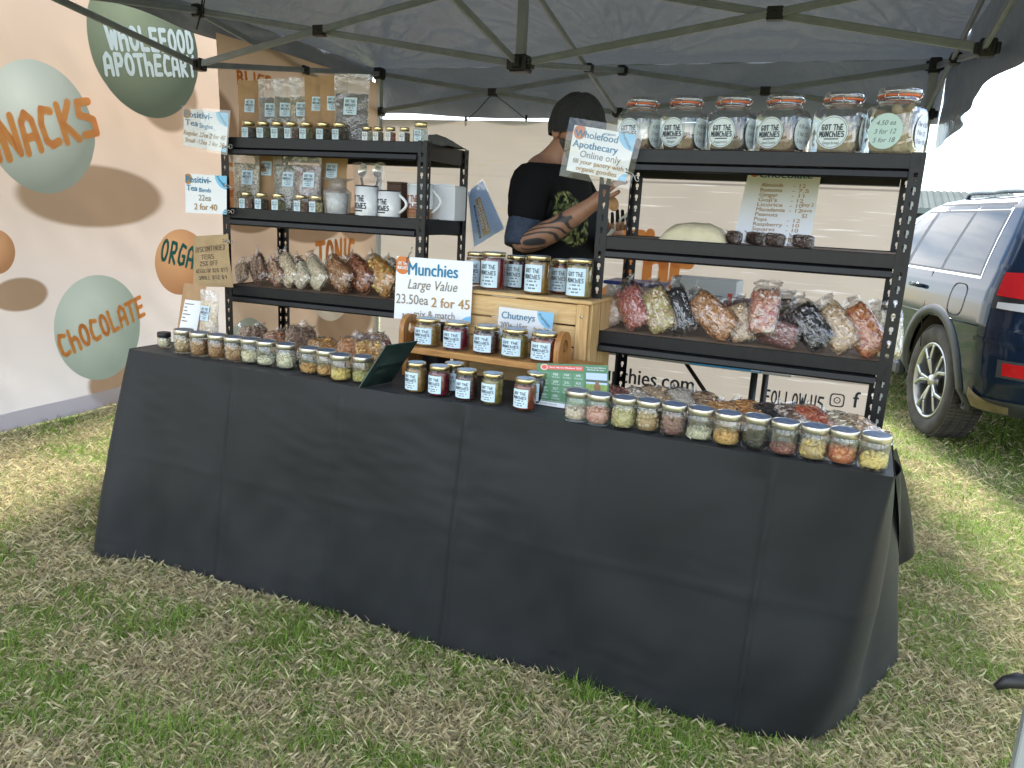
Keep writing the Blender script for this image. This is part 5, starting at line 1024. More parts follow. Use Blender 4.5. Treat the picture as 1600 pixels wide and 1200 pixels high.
# ------------------------------------------------------------------ signs and cards
def clip(parent, p, d=(1,0,0), s=.022):
    """little wire bulldog clip with a ring"""
    p = V(p); d = V(d).normalized(); m = MB(); up = V((0,0,1))
    m.tube([p-d*s*.2, p+d*s*.5+up*s*.2, p+d*s, p+d*s*.5-up*s*.3, p-d*s*.2], .0014, 6)
    q = p+d*s*1.35; m.tube([q+d*s*.35*cos(2*pi*i/12)+up*s*.35*sin(2*pi*i/12) for i in range(13)], .0012, 6); m.tube([p-d*s*.6-up*s*.25, p+d*s*.1, p-d*s*.6+up*s*.25], .0022, 6)
    o = m.build('wire_clip', WIRE, parent); return o
def sign(name, label, cat, corners, items, mats, film=0, th=.0014, curl=0, clips=(), texmat=PAPER):
    """corners: TL, TR, BR, BL points in the scene; items drawn in 0..1 sheet coordinates measured from the top left"""
    TL, TR, BR, BL = [V(c) for c in corners]; n = (TR-TL).cross(BL-TL).normalized()
    if n.dot(CAM-TL) < 0: n = -n
    Wd = (TR-TL).length; Hd = (BL-TL).length
    def P(a, b, l=0):
        return (TL*(1-a)+TR*a)*(1-b)+(BL*(1-a)+BR*a)*b + n*(l+curl*(sin(pi*a)*.6+sin(pi*b)*.4)+curl*.35*sin(a*5+b*7))
    c = P(.5, 1); t = thing(name, label, cat, c); inv = Matrix.Translation(-c)
    def add(m, nm, mt): o = m.build(nm, mt, t); o.matrix_parent_inverse = inv; return o
    m = MB(); m.grid(lambda a, b: P(a, b, 0), 10, 10); m.grid(lambda a, b: P(a, b, -th), 10, 10, flip=True)
    for e in (lambda a, b: P(a, 0, -th*b), lambda a, b: P(a, 1, -th*b), lambda a, b: P(0, a, -th*b), lambda a, b: P(1, a, -th*b)): m.grid(e, 10, 1)
    for it in items:
        k = it[0]
        if k == 't':      # text: (t, string, x0, x1, baseline, capheight, mat, bold, italic)
            _, s, x0, x1, y, h, mi, bo, ital = it
            m.text(s, lambda x, yy, l: P(x, y-yy, l), mi, bold=bo, ital=ital, x0=x0, x1=x1, y=0, h=h, keep=False, lift=.0016)
        elif k == 's':
            _, s, x0, x1, y, h, mi, sw, sl = it; stroke_w(sw)
            m.text(s, lambda x, yy, l: P(x, y-yy+sl*(x-x0), l), mi, x0=x0, x1=x1, y=0, h=h, keep=False, stroke=True, lift=.0016)
        elif k == 'r': _, x0, y0, x1, y1, mi, l = it; m.grid(lambda a, b: P(x0+(x1-x0)*a, y0+(y1-y0)*b, l), 6, 4, mi)
        elif k == 'd': # disc / quarter clipped to the sheet
            _, cx, cy, rx, ry, mi, l = it; pts = []
            for i in range(40):
                a = 2*pi*i/40; x = cx+rx*cos(a); y = cy+ry*sin(a); pts.append((min(1, max(0, x)), min(1, max(0, y))))
            pp = [P(x, y, l) for x, y in pts]; m.add(pp+[P(min(1,max(0,cx)), min(1,max(0,cy)), l)], [(i, (i+1) % 40, 40) for i in range(40)], mi)
        elif k == 'rt':  # rotated text: string, centre, length, height, angle, mat
            _, s, cx, cy, ln, h, an, mi, bo = it; ca, sa = cos(an), sin(an); ar = Wd/Hd
            m.text(s, lambda x, yy, l: P(cx+((x-ln/2)*ca-(yy-h/2)*sa), cy-((x-ln/2)*sa+(yy-h/2)*ca)*ar, l), mi, bold=bo, x0=0, x1=ln, y=0, h=h, keep=False, lift=.0012)
    add(m, 'printed_sheet' if cat != 'calendar' else 'calendar_sheet', mats)
    if film:
        m = MB(); fx = film/Wd; fy = film/Hd; m.grid(lambda a, b: P(-fx+a*(1+2*fx), -fy+b*(1+2*fy), .0024), 8, 8); add(m, 'laminate', LAM)
    for a, b, d in clips: o = clip(t, P(a, b, .003), d); o.matrix_parent_inverse = inv
    return t
SM = [PAPER, TEAL, GOLDINK, GREYINK, SKYINK, ORANGE, INK, TEALD]
def premium(r=.30, an=-.85, cx=1.0): return [('d', 1.02, -.02, r, r*1.25, 4, .0005), ('rt', 'Premium', 1-r*.42, r*.50, r*.9, r*.16, an, 7, 1)]
rf = RL.M @ V((0,-.03,0)); rg = RL.M @ V((1,-.03,0))
def Lp(u, v, off=-.03): return RL.on(u, v, off)
sign('price_sign', 'large white Munchies price sign clipped between the left rack and pine crate', 'sign', [at(620,400,y=.385), at(739.5,409,y=.385), at(735,506,y=.385), at(615.5,497.5,y=.385)],
 [('d', .09, .13, .105, .15, 5, .0005), ('s', 'GOT THE', .03, .15, .13, .05, 0, .09, 0), ('s', 'MUNCHIES', .02, .16, .20, .05, 0, .09, 0), ('t', 'Munchies', .165, .82, .28, .20, 1, 1.3, 0), ('t', 'Large Value', .17, .82, .50, .155, 3, .3, 1), ('t', '23.50ea', .02, .45, .745, .155, 3, .3, 0), ('t', '2 for 45', .49, .985, .77, .155, 2, 1.2, 0), ('t', 'mix & match', .27, .80, .955, .12, 3, .2, 0), ('d', 1.0, 1.0, .12, .12, 4, .0005)], SM, clips=[(.16,.01,(.3,0,.6)), (.12,.99,(-.2,0,-.8))])
cy_ = lambda u, v: at(u, v, y=YC-.022)
sign('price_sign', 'laminated Chutneys price sign leaning on the pine crate', 'sign', [cy_(780,479), cy_(866,489), cy_(860,532), cy_(776,524)],
 [('t', 'Chutneys', .06, .68, .38, .24, 1, 1.2, 0), ('t', '200g -15ea', .05, .56, .70, .20, 3, .3, 0), ('t', 'buy 2+', .68, .95, .70, .14, 2, .8, 0)]+[('d', 1.0, .0, .30, .60, 4, .0005), ('rt', 'Premium', .85, .30, .30, .05, -.75, 7, 1)], SM, film=.012)
def Rp(u, v, off=-.03): return RR.on(u, v, off)
sign('hanging_sign', 'laminated Wholefood Apothecary sign hiding the face of the capped man', 'sign', [Rp(898,195), Rp(995,211), Rp(977,284), Rp(885,266)],
 [('d', .11, .13, .10, .16, 5, .0005), ('t', 'Wholefood', .04, .74, .24, .15, 1, 1.2, 0), ('t', 'organic', .50, .69, .10, .05, 1, .8, 0), ('t', 'Apothecary', .03, .78, .46, .15, 1, 1.2, 0), ('t', 'Online only', .18, .86, .655, .145, 3, .3, 0), ('t', 'fill your pantry with', .08, .93, .80, .10, 2, .9, 0), ('t', 'organic goodies', .16, .84, .945, .10, 2, .9, 0), ('d', 1.0, 1.0, .13, .16, 4, .0005)]+premium(.30, -.85), SM, film=.020, curl=.004, clips=[(1.03,.80,(.8,0,-.5))])
sign('price_sign', 'white Positivi-Tea Singles sign clipped to the top left of the rack', 'sign', [Lp(287,169), Lp(357,177), Lp(353,238), Lp(287,227)],
 [('d', .07, .12, .10, .14, 2, .0005), ('t', 'Positivi-', .02, .66, .22, .17, 1, 1.1, 0), ('t', 'Tea', .04, .34, .44, .16, 1, 1.1, 0), ('t', 'Singles', .37, .67, .46, .12, 1, .5, 0), ('t', 'Regular 22ea 2 for 40', .0, .97, .70, .12, 2, .7, 1), ('t', 'Small -12ea 2 for 20', .04, .96, .89, .12, 2, .7, 1), ('d', 1.0, 1.0, .12, .14, 4, .0005)]+premium(.30, -.8), SM, film=.010, clips=[(.98,.86,(1,0,.05))])
sign('price_sign', 'white Positivi-Tea Blends sign clipped beside the middle shelf', 'sign', [Lp(289.5,271), Lp(354,275), Lp(354,335), Lp(290,332)],
 [('d', .07, .13, .10, .14, 2, .0005), ('t', 'Positivi-', .02, .64, .22, .17, 1, 1.1, 0), ('t', 'Tea', .03, .30, .43, .15, 1, 1.1, 0), ('t', 'Blends', .34, .63, .45, .11, 1, .5, 0), ('t', '22ea', .33, .63, .67, .15, 3, .4, 0), ('t', '2 for 40', .22, .78, .91, .16, 2, 1.2, 0), ('d', 1.0, 1.0, .10, .14, 4, .0005)]+premium(.30, -.8), SM, film=0, clips=[(1.02,.92,(1,0,.05)), (1.0,.25,(1,0,-.2))])
PENC = mat('marker_ink', (.06,.05,.05), .6)
sign('paper_note', 'handwritten brown paper Discontinued Teas note tied to the left rack post', 'sign', [Lp(304,369), Lp(356,366), Lp(364,449), Lp(302,447)],
 [('s', 'DISCONTINUED', .06, .90, .33, .11, 1, .045, -.05), ('s', 'TEAS', .22, .58, .47, .10, 1, .045, -.04), ('s', '25% OFF', .18, .70, .60, .10, 1, .045, -.04), ('s', 'REGULAR $20 $15', .08, .93, .74, .08, 1, .045, -.05), ('s', 'SMALL $12 $9', .16, .88, .87, .08, 1, .045, -.04)], [mat('note_kraft', (.42,.30,.16), .8, nscale=20, namt=.1), PENC], curl=.006, clips=[(.92,.12,(1,0,-.05))])
# chocolate price list leaning on the middle right shelf
a_ = RR.on(1146, 366, .30); b_ = RR.on(1266, 376, .30); zc = y2+.001; kk = .006
bl_ = V((a_.x, a_.y, zc)); br2 = V((b_.x, b_.y, zc)); tl_ = RR.on(1172, 258, .335); tr_ = RR.on(1285, 260, .335)
L_ = ['Almonds','Buttons','Ginger','Goji\'s','Licorice','Macadamia','Peanuts','Pops','Raspberry','Squares','Strawberry','Strawberry FD']; N_ = ['12','7.5','11','12','10','12','','12','10','10','','10']
its = [('d', .10, .06, .08, .09, 5, .0005), ('t', 'Chocolate', .16, .90, .155, .085, 7, 1.2, 0)]
for i, (s, k) in enumerate(zip(L_, N_)):
    y = .27+.062*i; its.append(('t', s, .22, .22+.043*len(s), y, .048, 2, .6, 0))
    if k: its.append(('t', '- '+k, .66, .66+.052*(len(k)+1.2), y, .046, 2, .2, 0))
its += [('t', 'buy 2', .82, .97, .50, .048, 2, .2, 0), ('t', 'save', .82, .96, .57, .044, 2, .2, 0), ('t', '$2', .84, .91, .64, .048, 2, .2, 0), ('d', .95, 1.0, .13, .09, 4, .0005)]
sign('price_list', 'white Chocolate price list leaning at the back of the middle right shelf', 'sign', [tl_, tr_, br2, bl_], its, SM, th=.003)
# cash discount flyer hung askew from the back post of the left rack
cz_ = lambda u, v: RL.on(u, v, .43)
sign('flyer', 'pale blue Cash Discount flyer hanging askew behind the left rack', 'sign', [cz_(754,282), cz_(787.5,357), cz_(741,386), cz_(733-2,302)][0:1]+[cz_(787.5,357), cz_(741,386), cz_(731,300)],
 [('r', .22, .40, .92, .66, 1, .0005), ('t', 'CASH DISCOUNT', .26, .88, .52, .085, 2, .8, 0), ('t', 'OFFERED', .34, .78, .635, .085, 2, .8, 0), ('r', .30, .72, .92, .80, 3, .0005), ('t', 'SPEND & SAVE', .34, .88, .785, .05, 0, .5, 0), ('s', 'GOT THE', .05, .2, .2, .05, 0, .09, 0)], [mat('flyer_blue', (.32,.47,.72), .5, nscale=7, namt=.25), mat('flyer_gold', (.40,.27,.10), .5), PAPER, mat('flyer_black', (.03,.03,.04), .5)], film=.006)
# green calendar standing behind the first right jars
GRN = mat('calendar_green', (.06,.19,.09), .45); GRN2 = mat('calendar_cell', (.10,.26,.14), .45); REDB = mat('calendar_red', (.62,.10,.07), .45)
cal = lambda u, v, y: at(u, v, y=y)
A0 = at(836, 651, z=ZT+.001); B0 = at(949, 653+15, z=ZT+.001); yk = max(.13, A0.y)
its = [('r', .16, .045, .66, .14, 2, .0005), ('d', .11, .09, .055, .075, 4, .0007), ('d', .11, .09, .035, .05, 2, .0009), ('t', 'Earth Market Maitland 2025', .19, .64, .108, .035, 3, .5, 0), ('t', 'Visit the Earth Market', .70, .97, .075, .028, 3, .3, 0), ('t', 'Maitland this year', .72, .95, .12, .028, 3, .3, 0), ('r', .70, .17, .985, .60, 5, .0005), ('r', .70, .40, .985, .60, 6, .0008), ('r', .70, .31, .985, .36, 8, .0007), ('d', .85, .47, .045, .10, 7, .0012), ('d', .85, .37, .025, .035, 7, .0012)]
for r_ in range(4):
    for c_ in range(4):
        if r_ == 3 and c_ > 1: continue
        x = .045+.158*c_; y = .20+.165*r_; its.append(('r', x, y, x+.148, y+.150, 1, .0005))
        if (r_, c_) != (0, 0): its.append(('t', ['', 'FEB', 'MAR', 'APR', 'MAY', 'JUN', 'JUL', 'AUG', 'SEP', 'OCT', 'NOV', 'DEC'][(r_*4+c_) % 12] if r_ < 3 else ['NOV', 'DEC'][c_], x+.04, x+.11, y+.075, .05, 3, .6, 0)); its.append(('t', 'Thu & Sun', x+.02, x+.13, y+.125, .025, 3, 0, 0))
its += [('t', 'Open at the market on these days', .06, .62, .885, .026, 3, 0, 0), ('r', .0, .90, 1.0, 1.0, 3, .0005), ('t', 'SLOW FOOD', .06, .30, .965, .03, 0, .3, 0)]
yk = .165; ck = lambda u, v, dy=0: at(u, v, y=yk+dy)
bl3 = ck(836, 640); br3 = ck(951, 656); bl3.z = br3.z = ZT+.001; tl3 = ck(839, 567, .035); tr3 = ck(950, 571, .035)
sign('calendar', 'green market calendar card standing behind the first right front jars', 'calendar', [tl3, tr3, br3, bl3], its, [GRN, GRN2, REDB, PAPER, mat('calendar_peach', (.75,.45,.38), .5), mat('photo_sky', (.45,.58,.78), .5), mat('photo_grass', (.22,.34,.08), .5, nscale=60, namt=.4), mat('photo_brown', (.24,.12,.05), .5), mat('photo_trees', (.06,.10,.06), .5)], th=.003)
# second card leaning against the timber stand, seen from behind
e0 = at(561, 607, z=ZT+.001); e1 = V((e0.x+.025, e0.y+.14, ZT+.001)); e2 = V((ra.x-.004, e0.y+.03, 0)); top = at(603, 541, y=e0.y+.015); 
dv = top-e0
sign('display_card', 'dark green display card tipped against the timber stand, seen from behind', 'card', [e0+dv, e1+dv, e1, e0], [('r', .08, .12, .95, .5, 1, .0006), ('r', .2, .6, .8, .7, 1, .0006)], [mat('card_dark_green', (.018,.035,.03), .3, nscale=25, namt=.5), mat('card_dark_green2', (.03,.05,.045), .3, nscale=18, namt=.5)], th=.004)

# ------------------------------------------------------------------ boxes and table behind the right rack
def carton(name, label, cat, corners_px, y, dpt, mats, deco=None, rz=0, zs=None, lidn=None):
    (u0, v0), (u1, v1) = corners_px; a = at(u0, v1, y=y); b = at(u1, v1, y=y); t0 = at((u0+u1)/2, v0, y=y); z0 = zs if zs is not None else (a.z+b.z)/2
    t = thing(name, label, cat, ((a.x+b.x)/2, y, z0), rz); w_ = b.x-a.x; h = t0.z-z0; m = MB(); m.rbox((-w_/2, 0, .0005), (w_/2, dpt, h), .002)
    if deco: deco(m, w_, h)
    m.build('carton', mats, t); return t, w_, h
# white folding table carrying the spare stock behind the rack
fy = 1.72; f0 = at(955, 552, y=fy); f1 = at(1241, 585, y=fy); zf = (at(1000, 546, y=fy).z+at(1230, 573, y=fy).z)/2
ft = thing('folding_table', 'white moulded folding table with a blue sticker on its edge behind the right rack', 'table', ((f0.x+f1.x)/2, fy, 0)); hw = (f1.x-f0.x)/2+.10
m = MB(); m.rbox((-hw-.10,0,zf-.047), (hw-.10,.72,zf), .012)
s0 = at(1077, 575, y=fy).x-(f0.x+f1.x)/2; s1 = at(1189, 586, y=fy).x-(f0.x+f1.x)/2
m.build('table_top', mat('white_moulded_plastic', (.62,.62,.62), .4), ft)
m = MB(); m.add([(s0,-.0012,zf-.040),(s1,-.0012,zf-.040),(s1,-.0012,zf-.008),(s0,-.0012,zf-.008)], [(0,1,2,3)], 0); m.text('1.8M STANDARD TABLE', lambda x, y, l: V((s0+x, -.0016-l, zf-.032+y)), 1, bold=1, x0=(s1-s0)*.28, x1=(s1-s0)*.84, h=.016, keep=False); m.add([(s1-.045,-.0016,zf-.036),(s1-.008,-.0016,zf-.036),(s1-.008,-.0016,zf-.012),(s1-.045,-.0016,zf-.012)], [(0,1,2,3)], 1); m.text('LIFETIME', lambda x, y, l: V((s0+.01+x, -.0016-l, zf-.032+y)), 2, bold=1, x0=0, x1=(s1-s0)*.2, h=.014, keep=False); m.build('sticker', [mat('sticker_blue', (.05,.33,.62), .4), PAPER, INK], ft)
for dx in (-hw-.04, hw-.28):
    for dy in (.10, .62):
        m = MB(); m.tube([(dx, dy, zf-.048), (dx, dy, .004)], .016, 10); m.build('leg', BPL, ft)
    m = MB(); m.tube([(dx, .11, .12), (dx, .61, .12)], .011, 8); m.tube([(dx, .36, .12), (dx+(.10 if dx < 0 else -.42), .36, zf-.05)], .011, 8); m.build('brace', BPL, ft)
# blue and white carton and others standing on it
def dec1(m, w_, h): m.add([(-w_/2+.002,-.0012,.004),(w_/2-.002,-.0012,.004),(w_/2-.002,-.0012,h*.30),(-w_/2+.002,-.0012,h*.36)], [(0,1,2,3)], 1); m.add([(w_*.38,-.0012,h*.60),(w_*.45,-.0012,h*.60),(w_*.45,-.0012,h*.84),(w_*.38,-.0012,h*.84)], [(0,1,2,3)], 2); m.box((-w_*.3,-.0014,h*.78), (w_*.3,-.0006,h*.80), 3)
WC = mat('pale_grey_carton', (.50,.52,.52), .6); 
carton('carton', 'grey white carton with a blue band standing behind the nut bags', 'box', ((1042,436),(1143,520)), fy+.12, .2, [WC, mat('carton_blue', (.03,.22,.50), .5), REDB, mat('carton_print', (.2,.22,.24), .6)], dec1, zs=zf+.0005)
carton('carton', 'mauve carton behind the marbled bag', 'box', ((1137,470),(1255,545)), fy+.05, .05, [mat('mauve_carton', (.16,.10,.13), .5), mat('mauve_label', (.40,.37,.38), .5)], lambda m, w_, h: m.add([(-w_*.42,-.0012,h*.2),(-w_*.1,-.0012,h*.2),(-w_*.1,-.0012,h*.88),(-w_*.42,-.0012,h*.88)], [(0,1,2,3)], 1), zs=zf+.0005)
carton('carton', 'brown carton behind the round chocolate bags', 'box', ((1236,474),(1272,545)), fy+.03, .015, [mat('tan_carton', (.38,.25,.13), .7)], zs=zf+.0005)
t, w_, h = carton('organiser', 'clear acrylic display box standing behind the marbled bag', 'display box', ((1176,452),(1230,545)), fy+.13, .10, [clear('acrylic', (.97,.98,.98), .12, .6, .02, hazy=.06)], lambda m, w_, h: [m.box((-w_/2+i*w_/3-.001,-.003,.01), (-w_/2+i*w_/3+.001,-.0012,h-.005)) for i in (1,2)], zs=zf+.0005)
a = at(985, 441, y=fy+.35); t = thing('storage_tub', 'clear storage tub with a blue lid behind the rack post', 'tub', (a.x+.02, fy+.30, zf+.0005)); m = MB(); m.rbox((-.14,0,0), (.14,.22,a.z-zf-.015), .01); m.build('tub', clear('tub_plastic', (.9,.92,.93), .12, .6, .1, hazy=.35), t); m = MB(); m.rbox((-.15,-.01,a.z-zf-.014), (.15,.23,a.z-zf+.004), .004); m.build('lid', mat('blue_lid', (.02,.05,.28), .35), t)

# ------------------------------------------------------------------ the stall holder
def skin(nodes, edges, root=0, lv=2):
    """grow one smooth surface over a stick figure: nodes = [(point, radius or (rx, ry))]"""
    import bmesh
    me = bpy.data.meshes.new('skin'); bm = bmesh.new(); ly = bm.verts.layers.skin.verify(); vs = []
    for p, r in nodes:
        v = bm.verts.new(p); vs.append(v); v[ly].radius = r if isinstance(r, tuple) else (r, r)
    for a, b in edges: bm.edges.new((vs[a], vs[b]))
    vs[root][ly].use_root = True; bm.to_mesh(me); bm.free()
    o = bpy.data.objects.new('skin', me); COL.objects.link(o); md = o.modifiers.new('s', 'SKIN'); md.use_smooth_shade = True; sb = o.modifiers.new('u', 'SUBSURF'); sb.levels = lv; sb.render_levels = lv
    dg = bpy.context.evaluated_depsgraph_get(); dg.update(); ev = o.evaluated_get(dg).to_mesh()
    out = ([v.co.copy() for v in ev.vertices], [tuple(p.vertices) for p in ev.polygons]); o.evaluated_get(dg).to_mesh_clear(); bpy.data.objects.remove(o); return out
def person():
    P = lambda u, v, y: at(u, v, y=y)
    Y0 = 1.22; feet = P(868, 560, Y0)
    t = thing('person', 'man in black cap and black T-shirt working between the racks, arm tattooed', 'person', (feet.x, Y0, 0)); inv = Matrix.Translation((-feet.x, -Y0, 0))
    def add(m, n, mt, par=t):
        o = m.build(n, mt, par)
        if par is t: o.matrix_parent_inverse = inv
        return o
    pel, wai, che, uch, nb, nk = P(868,556,Y0), P(864,475,Y0), P(864,375,Y0), P(862,300,Y0), P(868,252,Y0), P(882,236,Y0-.01)
    hc = P(901, 207, Y0-.02)
    shR, elR, fmR, wrR, hdR = P(834,286,1.07), P(812,386,1.00), P(864,360,.97), P(926,319,.96), P(943,303,.955)
    shL, elL, wrL, hdL = P(905,290,1.38), P(938,392,1.34), P(962,366,1.16), P(968,357,1.12)
    hipL, hipR = pel+V((.02,.10,-.02)), pel+V((-.02,-.10,-.02))
    kL, kR = V((hipL.x+.02, hipL.y, .50)), V((hipR.x+.01, hipR.y, .50)); aL, aR = V((kL.x-.02, kL.y, .09)), V((kR.x-.02, kR.y, .09)); tL, tR = aL+V((.16,-.04,-.05)), aR+V((.16,-.04,-.05))
    nodes = [(pel,(.15,.15)),(wai,(.150,.150)),(che,(.155,.160)),(uch,(.110,.120)),(nb,.080),(nk,.066),(hc,(.075,.075)),
             (shR,.072),(elR,(.052,.056)),(fmR,(.050,.052)),(wrR,(.031,.028)),(hdR,(.030,.022)), (shL,.070),(elL,.05),(wrL,.031),(hdL,(.028,.022)),
             (hipL,.10),(kL,.062),(aL,.042),(tL,.035),(hipR,.10),(kR,.062),(aR,.042),(tR,.035)]
    E = [(0,1),(1,2),(2,3),(3,4),(4,5),(5,6),(3,7),(7,8),(8,9),(9,10),(10,11),(3,12),(12,13),(13,14),(14,15),(0,16),(16,17),(17,18),(18,19),(0,20),(20,21),(21,22),(22,23)]
    vs, fs = skin(nodes, E)
    def segd(p, a, b): t_ = max(0, min(1, (p-a).dot(b-a)/(b-a).length_squared)); return (p-a-(b-a)*t_).length
    for i, p in enumerate(vs):           # keep the trunk well inside the shirt
        if wai.z-.05 < p.z < nb.z-.035 and min(segd(p, elR, wrR), segd(p, elL, wrL)) > .10 and min((p-elR).length, (p-elL).length) > .13:
            sp = pel.lerp(nb, max(0, min(1, (p.z-pel.z)/(nb.z-pel.z)))); d_ = min(segd(p, shR, elR), segd(p, shL, elL))
            if d_ > .11: p2 = p-(p-sp)*.20; p.x, p.y = p2.x, p2.y
            else:
                a_, b_ = (shR, elR) if segd(p, shR, elR) < segd(p, shL, elL) else (shL, elL); t_ = max(0, min(1, (p-a_).dot(b_-a_)/(b_-a_).length_squared)); q_ = a_+(b_-a_)*t_; p2 = p-(p-q_)*.22; p.x, p.y, p.z = p2
    B = MB(); B.add(vs, fs, 0, True)
    # head: forward, left, up
    fw = V((.83,-.50,-.22)).normalized(); up = V((.16,-.04,.98)); up = (up-fw*up.dot(fw)).normalized(); lf = up.cross(fw)
    def hd(a, b, inflate=0):
        th = pi*b; ph = 2*pi*a; x, y, z = sin(th)*cos(ph), sin(th)*sin(ph), cos(th)
        d, w_, h = .104, .082, .126
        if z < 0: w_ *= 1-.30*z*z; 
        fx = x*d*(1-.10*max(0,-z)); fy = y*w_; fz = z*h
        if x > 0:
            e = math.exp(-((y/.20)**2))
            fx += .024*e*math.exp(-((z+.12)/.16)**2)*(1 if z < .05 else .7)       # nose
            fx -= .010*math.exp(-((abs(y)-.36)/.16)**2-((z-.10)/.12)**2)            # eye sockets
            fx += .008*math.exp(-((z-.26)/.09)**2)*x                                # brow
            fx += .010*math.exp(-((z+.80)/.20)**2)*e + .006*math.exp(-((z+.46)/.07)**2-((y/.28)**2)) # chin, lips
        return hc + fw*(fx+.012)+lf*fy+up*(fz+.01)
    B.grid(hd, 40, 28, 0, True)
    for sg in (-1, 1):
        c = hc+lf*sg*.084-fw*.010-up*.012
        B.grid(lambda a, b: c+fw*(.020*cos(2*pi*a)*sin(pi*b)-.006)+up*(.033*sin(2*pi*a)*sin(pi*b)*(1 if sin(2*pi*a) > 0 else .85))+lf*sg*(.010*cos(pi*b)+.004+.006*(1-cos(2*pi*a))*.5), 14, 8, 0, True)
    def hand(o, d, n, side, curl, s=1):
        d = d.normalized(); n = (n-d*n.dot(d)).normalized(); x = d.cross(n)*side
        for i, (off, ln, r) in enumerate(((-.030,.066,.0078),(-.010,.076,.0082),(.010,.070,.0080),(.029,.054,.0070))):
            p = o+x*off+d*.030; ch = [(o+x*off*.6-d*.01, .010), (p, r*1.12)]; q = p; an = 0
            for k in range(3): an += curl*(.6+.25*k+.12*i); q = q+(d*cos(an)+n*sin(an))*ln*(.44,.32,.24)[k]; ch.append((q, r*(1-.10*k)))
            v, f = skin(ch, [(k, k+1) for k in range(len(ch)-1)], 0, 1); B.add(v, f, 0, True)
        ch = [(o-d*.03-x*.012, .012), (o-x*.038+d*.002+n*.008, .0105), (o-x*.052+d*.028+n*.018, .0095), (o-x*.050+d*.050+n*.026, .0082)]
        v, f = skin(ch, [(0,1),(1,2),(2,3)], 0, 1); B.add(v, f, 0, True)
    hand(hdR, V((.55,.10,.75)), V((.6,.5,-.5)), 1, .42); hand(hdL, V((.25,-.75,.35)), V((-.2,.2,.9)), -1, .5)
    SKIN = mat('skin', (.40,.21,.135), .5, nscale=22, namt=.10, bump=.05, bscale=150)
    # forearm tattoo: faces of the right forearm take inked skin
    ax = wrR-elR; Ln = ax.length; ax = ax/Ln
    for i, f in enumerate(B.f):
        c = sum((V(B.v[k]) for k in f), V((0,0,0)))/len(f); s = (c-elR).dot(ax); r = (c-elR-ax*s).length
        if .02 < s < Ln*.78 and r < .085: B.m[i] = 1
        elif wai.z-.10 < c.z < nb.z-.045 and r > .10 and (c-elR).length > .12 and min(segd(c, elL, wrL), (c-elL).length) > .11: B.m[i] = 2      # black undershirt
    TAT = bpy.data.materials.new('inked_skin'); TAT.use_nodes = True; nt = TAT.node_tree; b = nt.nodes['Principled BSDF']; b.inputs['Roughness'].default_value = .5
    tcn = N(nt,'ShaderNodeTexCoord'); n1 = N(nt,'ShaderNodeTexNoise'); n1.inputs['Scale'].default_value = 7.5; n1.inputs['Detail'].default_value = 0; nt.links.new(tcn.outputs['Object'], n1.inputs[0])
    pp = N(nt,'ShaderNodeMath', operation='PINGPONG'); pp.inputs[1].default_value = .045; nt.links.new(n1.outputs[0], pp.inputs[0])
    rp = N(nt,'ShaderNodeValToRGB'); e = rp.color_ramp.elements; e[0].position = .010; e[0].color = (.04,.04,.04,1); e[1].position = .022; e[1].color = (.36,.19,.12,1); nt.links.new(pp.outputs[0], rp.inputs[0]); nt.links.new(rp.outputs[0], b.inputs['Base Color'])
    body = add(B, 'body', [SKIN, TAT, mat('black_undershirt', (.006,.0065,.008), .85)])
    # clothing
    bk = lambda p, q, k: p.lerp(q, k)
    ns = [(pel+V((0,0,-.02)),(.163,.163)),(wai,(.163,.166)),(che,(.182,.196)),(uch+V((0,0,.005)),(.150,.168)),(nb+V((-.010,0,-.022)),(.090,.098)),(shR+V((-.003,0,.006)),.096),(bk(shR,elR,.72),.083),(shL,.085),(bk(shL,elL,.62),.074)]
    v, f = skin(ns, [(0,1),(1,2),(2,3),(3,4),(3,5),(5,6),(3,7),(7,8)]); m = MB()
    v = [p+V((1,.4,0))*.004*noise.noise(p*9)+V((.3,1,0))*.006*noise.noise(p*5+V((3,1,2))) for p in v]; m.add(v, f, 0, True)
    TS = bpy.data.materials.new('black_tee'); TS.use_nodes = True; nt = TS.node_tree; b = nt.nodes['Principled BSDF']; b.inputs['Roughness'].default_value = .85; b.inputs['Specular IOR Level'].default_value = .2
    tcn = N(nt,'ShaderNodeTexCoord'); g0 = P(905,348,Y0-.16)
    n1 = N(nt,'ShaderNodeTexNoise'); n1.inputs['Scale'].default_value = 26; n1.inputs['Detail'].default_value = 5; n1.inputs['Distortion'].default_value = 1.6; nt.links.new(tcn.outputs['Object'], n1.inputs[0])
    rp = N(nt,'ShaderNodeValToRGB'); e = rp.color_ramp.elements; e[0].position = .40; e[0].color = (.006,.008,.007,1); e[1].position = .70; e[1].color = (.50,.46,.20,1); k = e.new(.52); k.color = (.09,.12,.045,1); nt.links.new(n1.outputs[0], rp.inputs[0])
    n2 = N(nt,'ShaderNodeTexNoise'); n2.inputs['Scale'].default_value = 9; nt.links.new(tcn.outputs['Object'], n2.inputs[0])
    d = dist(nt, tcn.outputs['Object'], (0,0), 1, 1); sb = nt.nodes[-1]
    s_ = N(nt,'ShaderNodeVectorMath', operation='SUBTRACT'); s_.inputs[1].default_value = g0; nt.links.new(tcn.outputs['Object'], s_.inputs[0]); dv_ = N(nt,'ShaderNodeVectorMath', operation='DIVIDE'); dv_.inputs[1].default_value = (.13,.16,.135); nt.links.new(s_.outputs[0], dv_.inputs[0]); ln = N(nt,'ShaderNodeVectorMath', operation='LENGTH'); nt.links.new(dv_.outputs[0], ln.inputs[0])
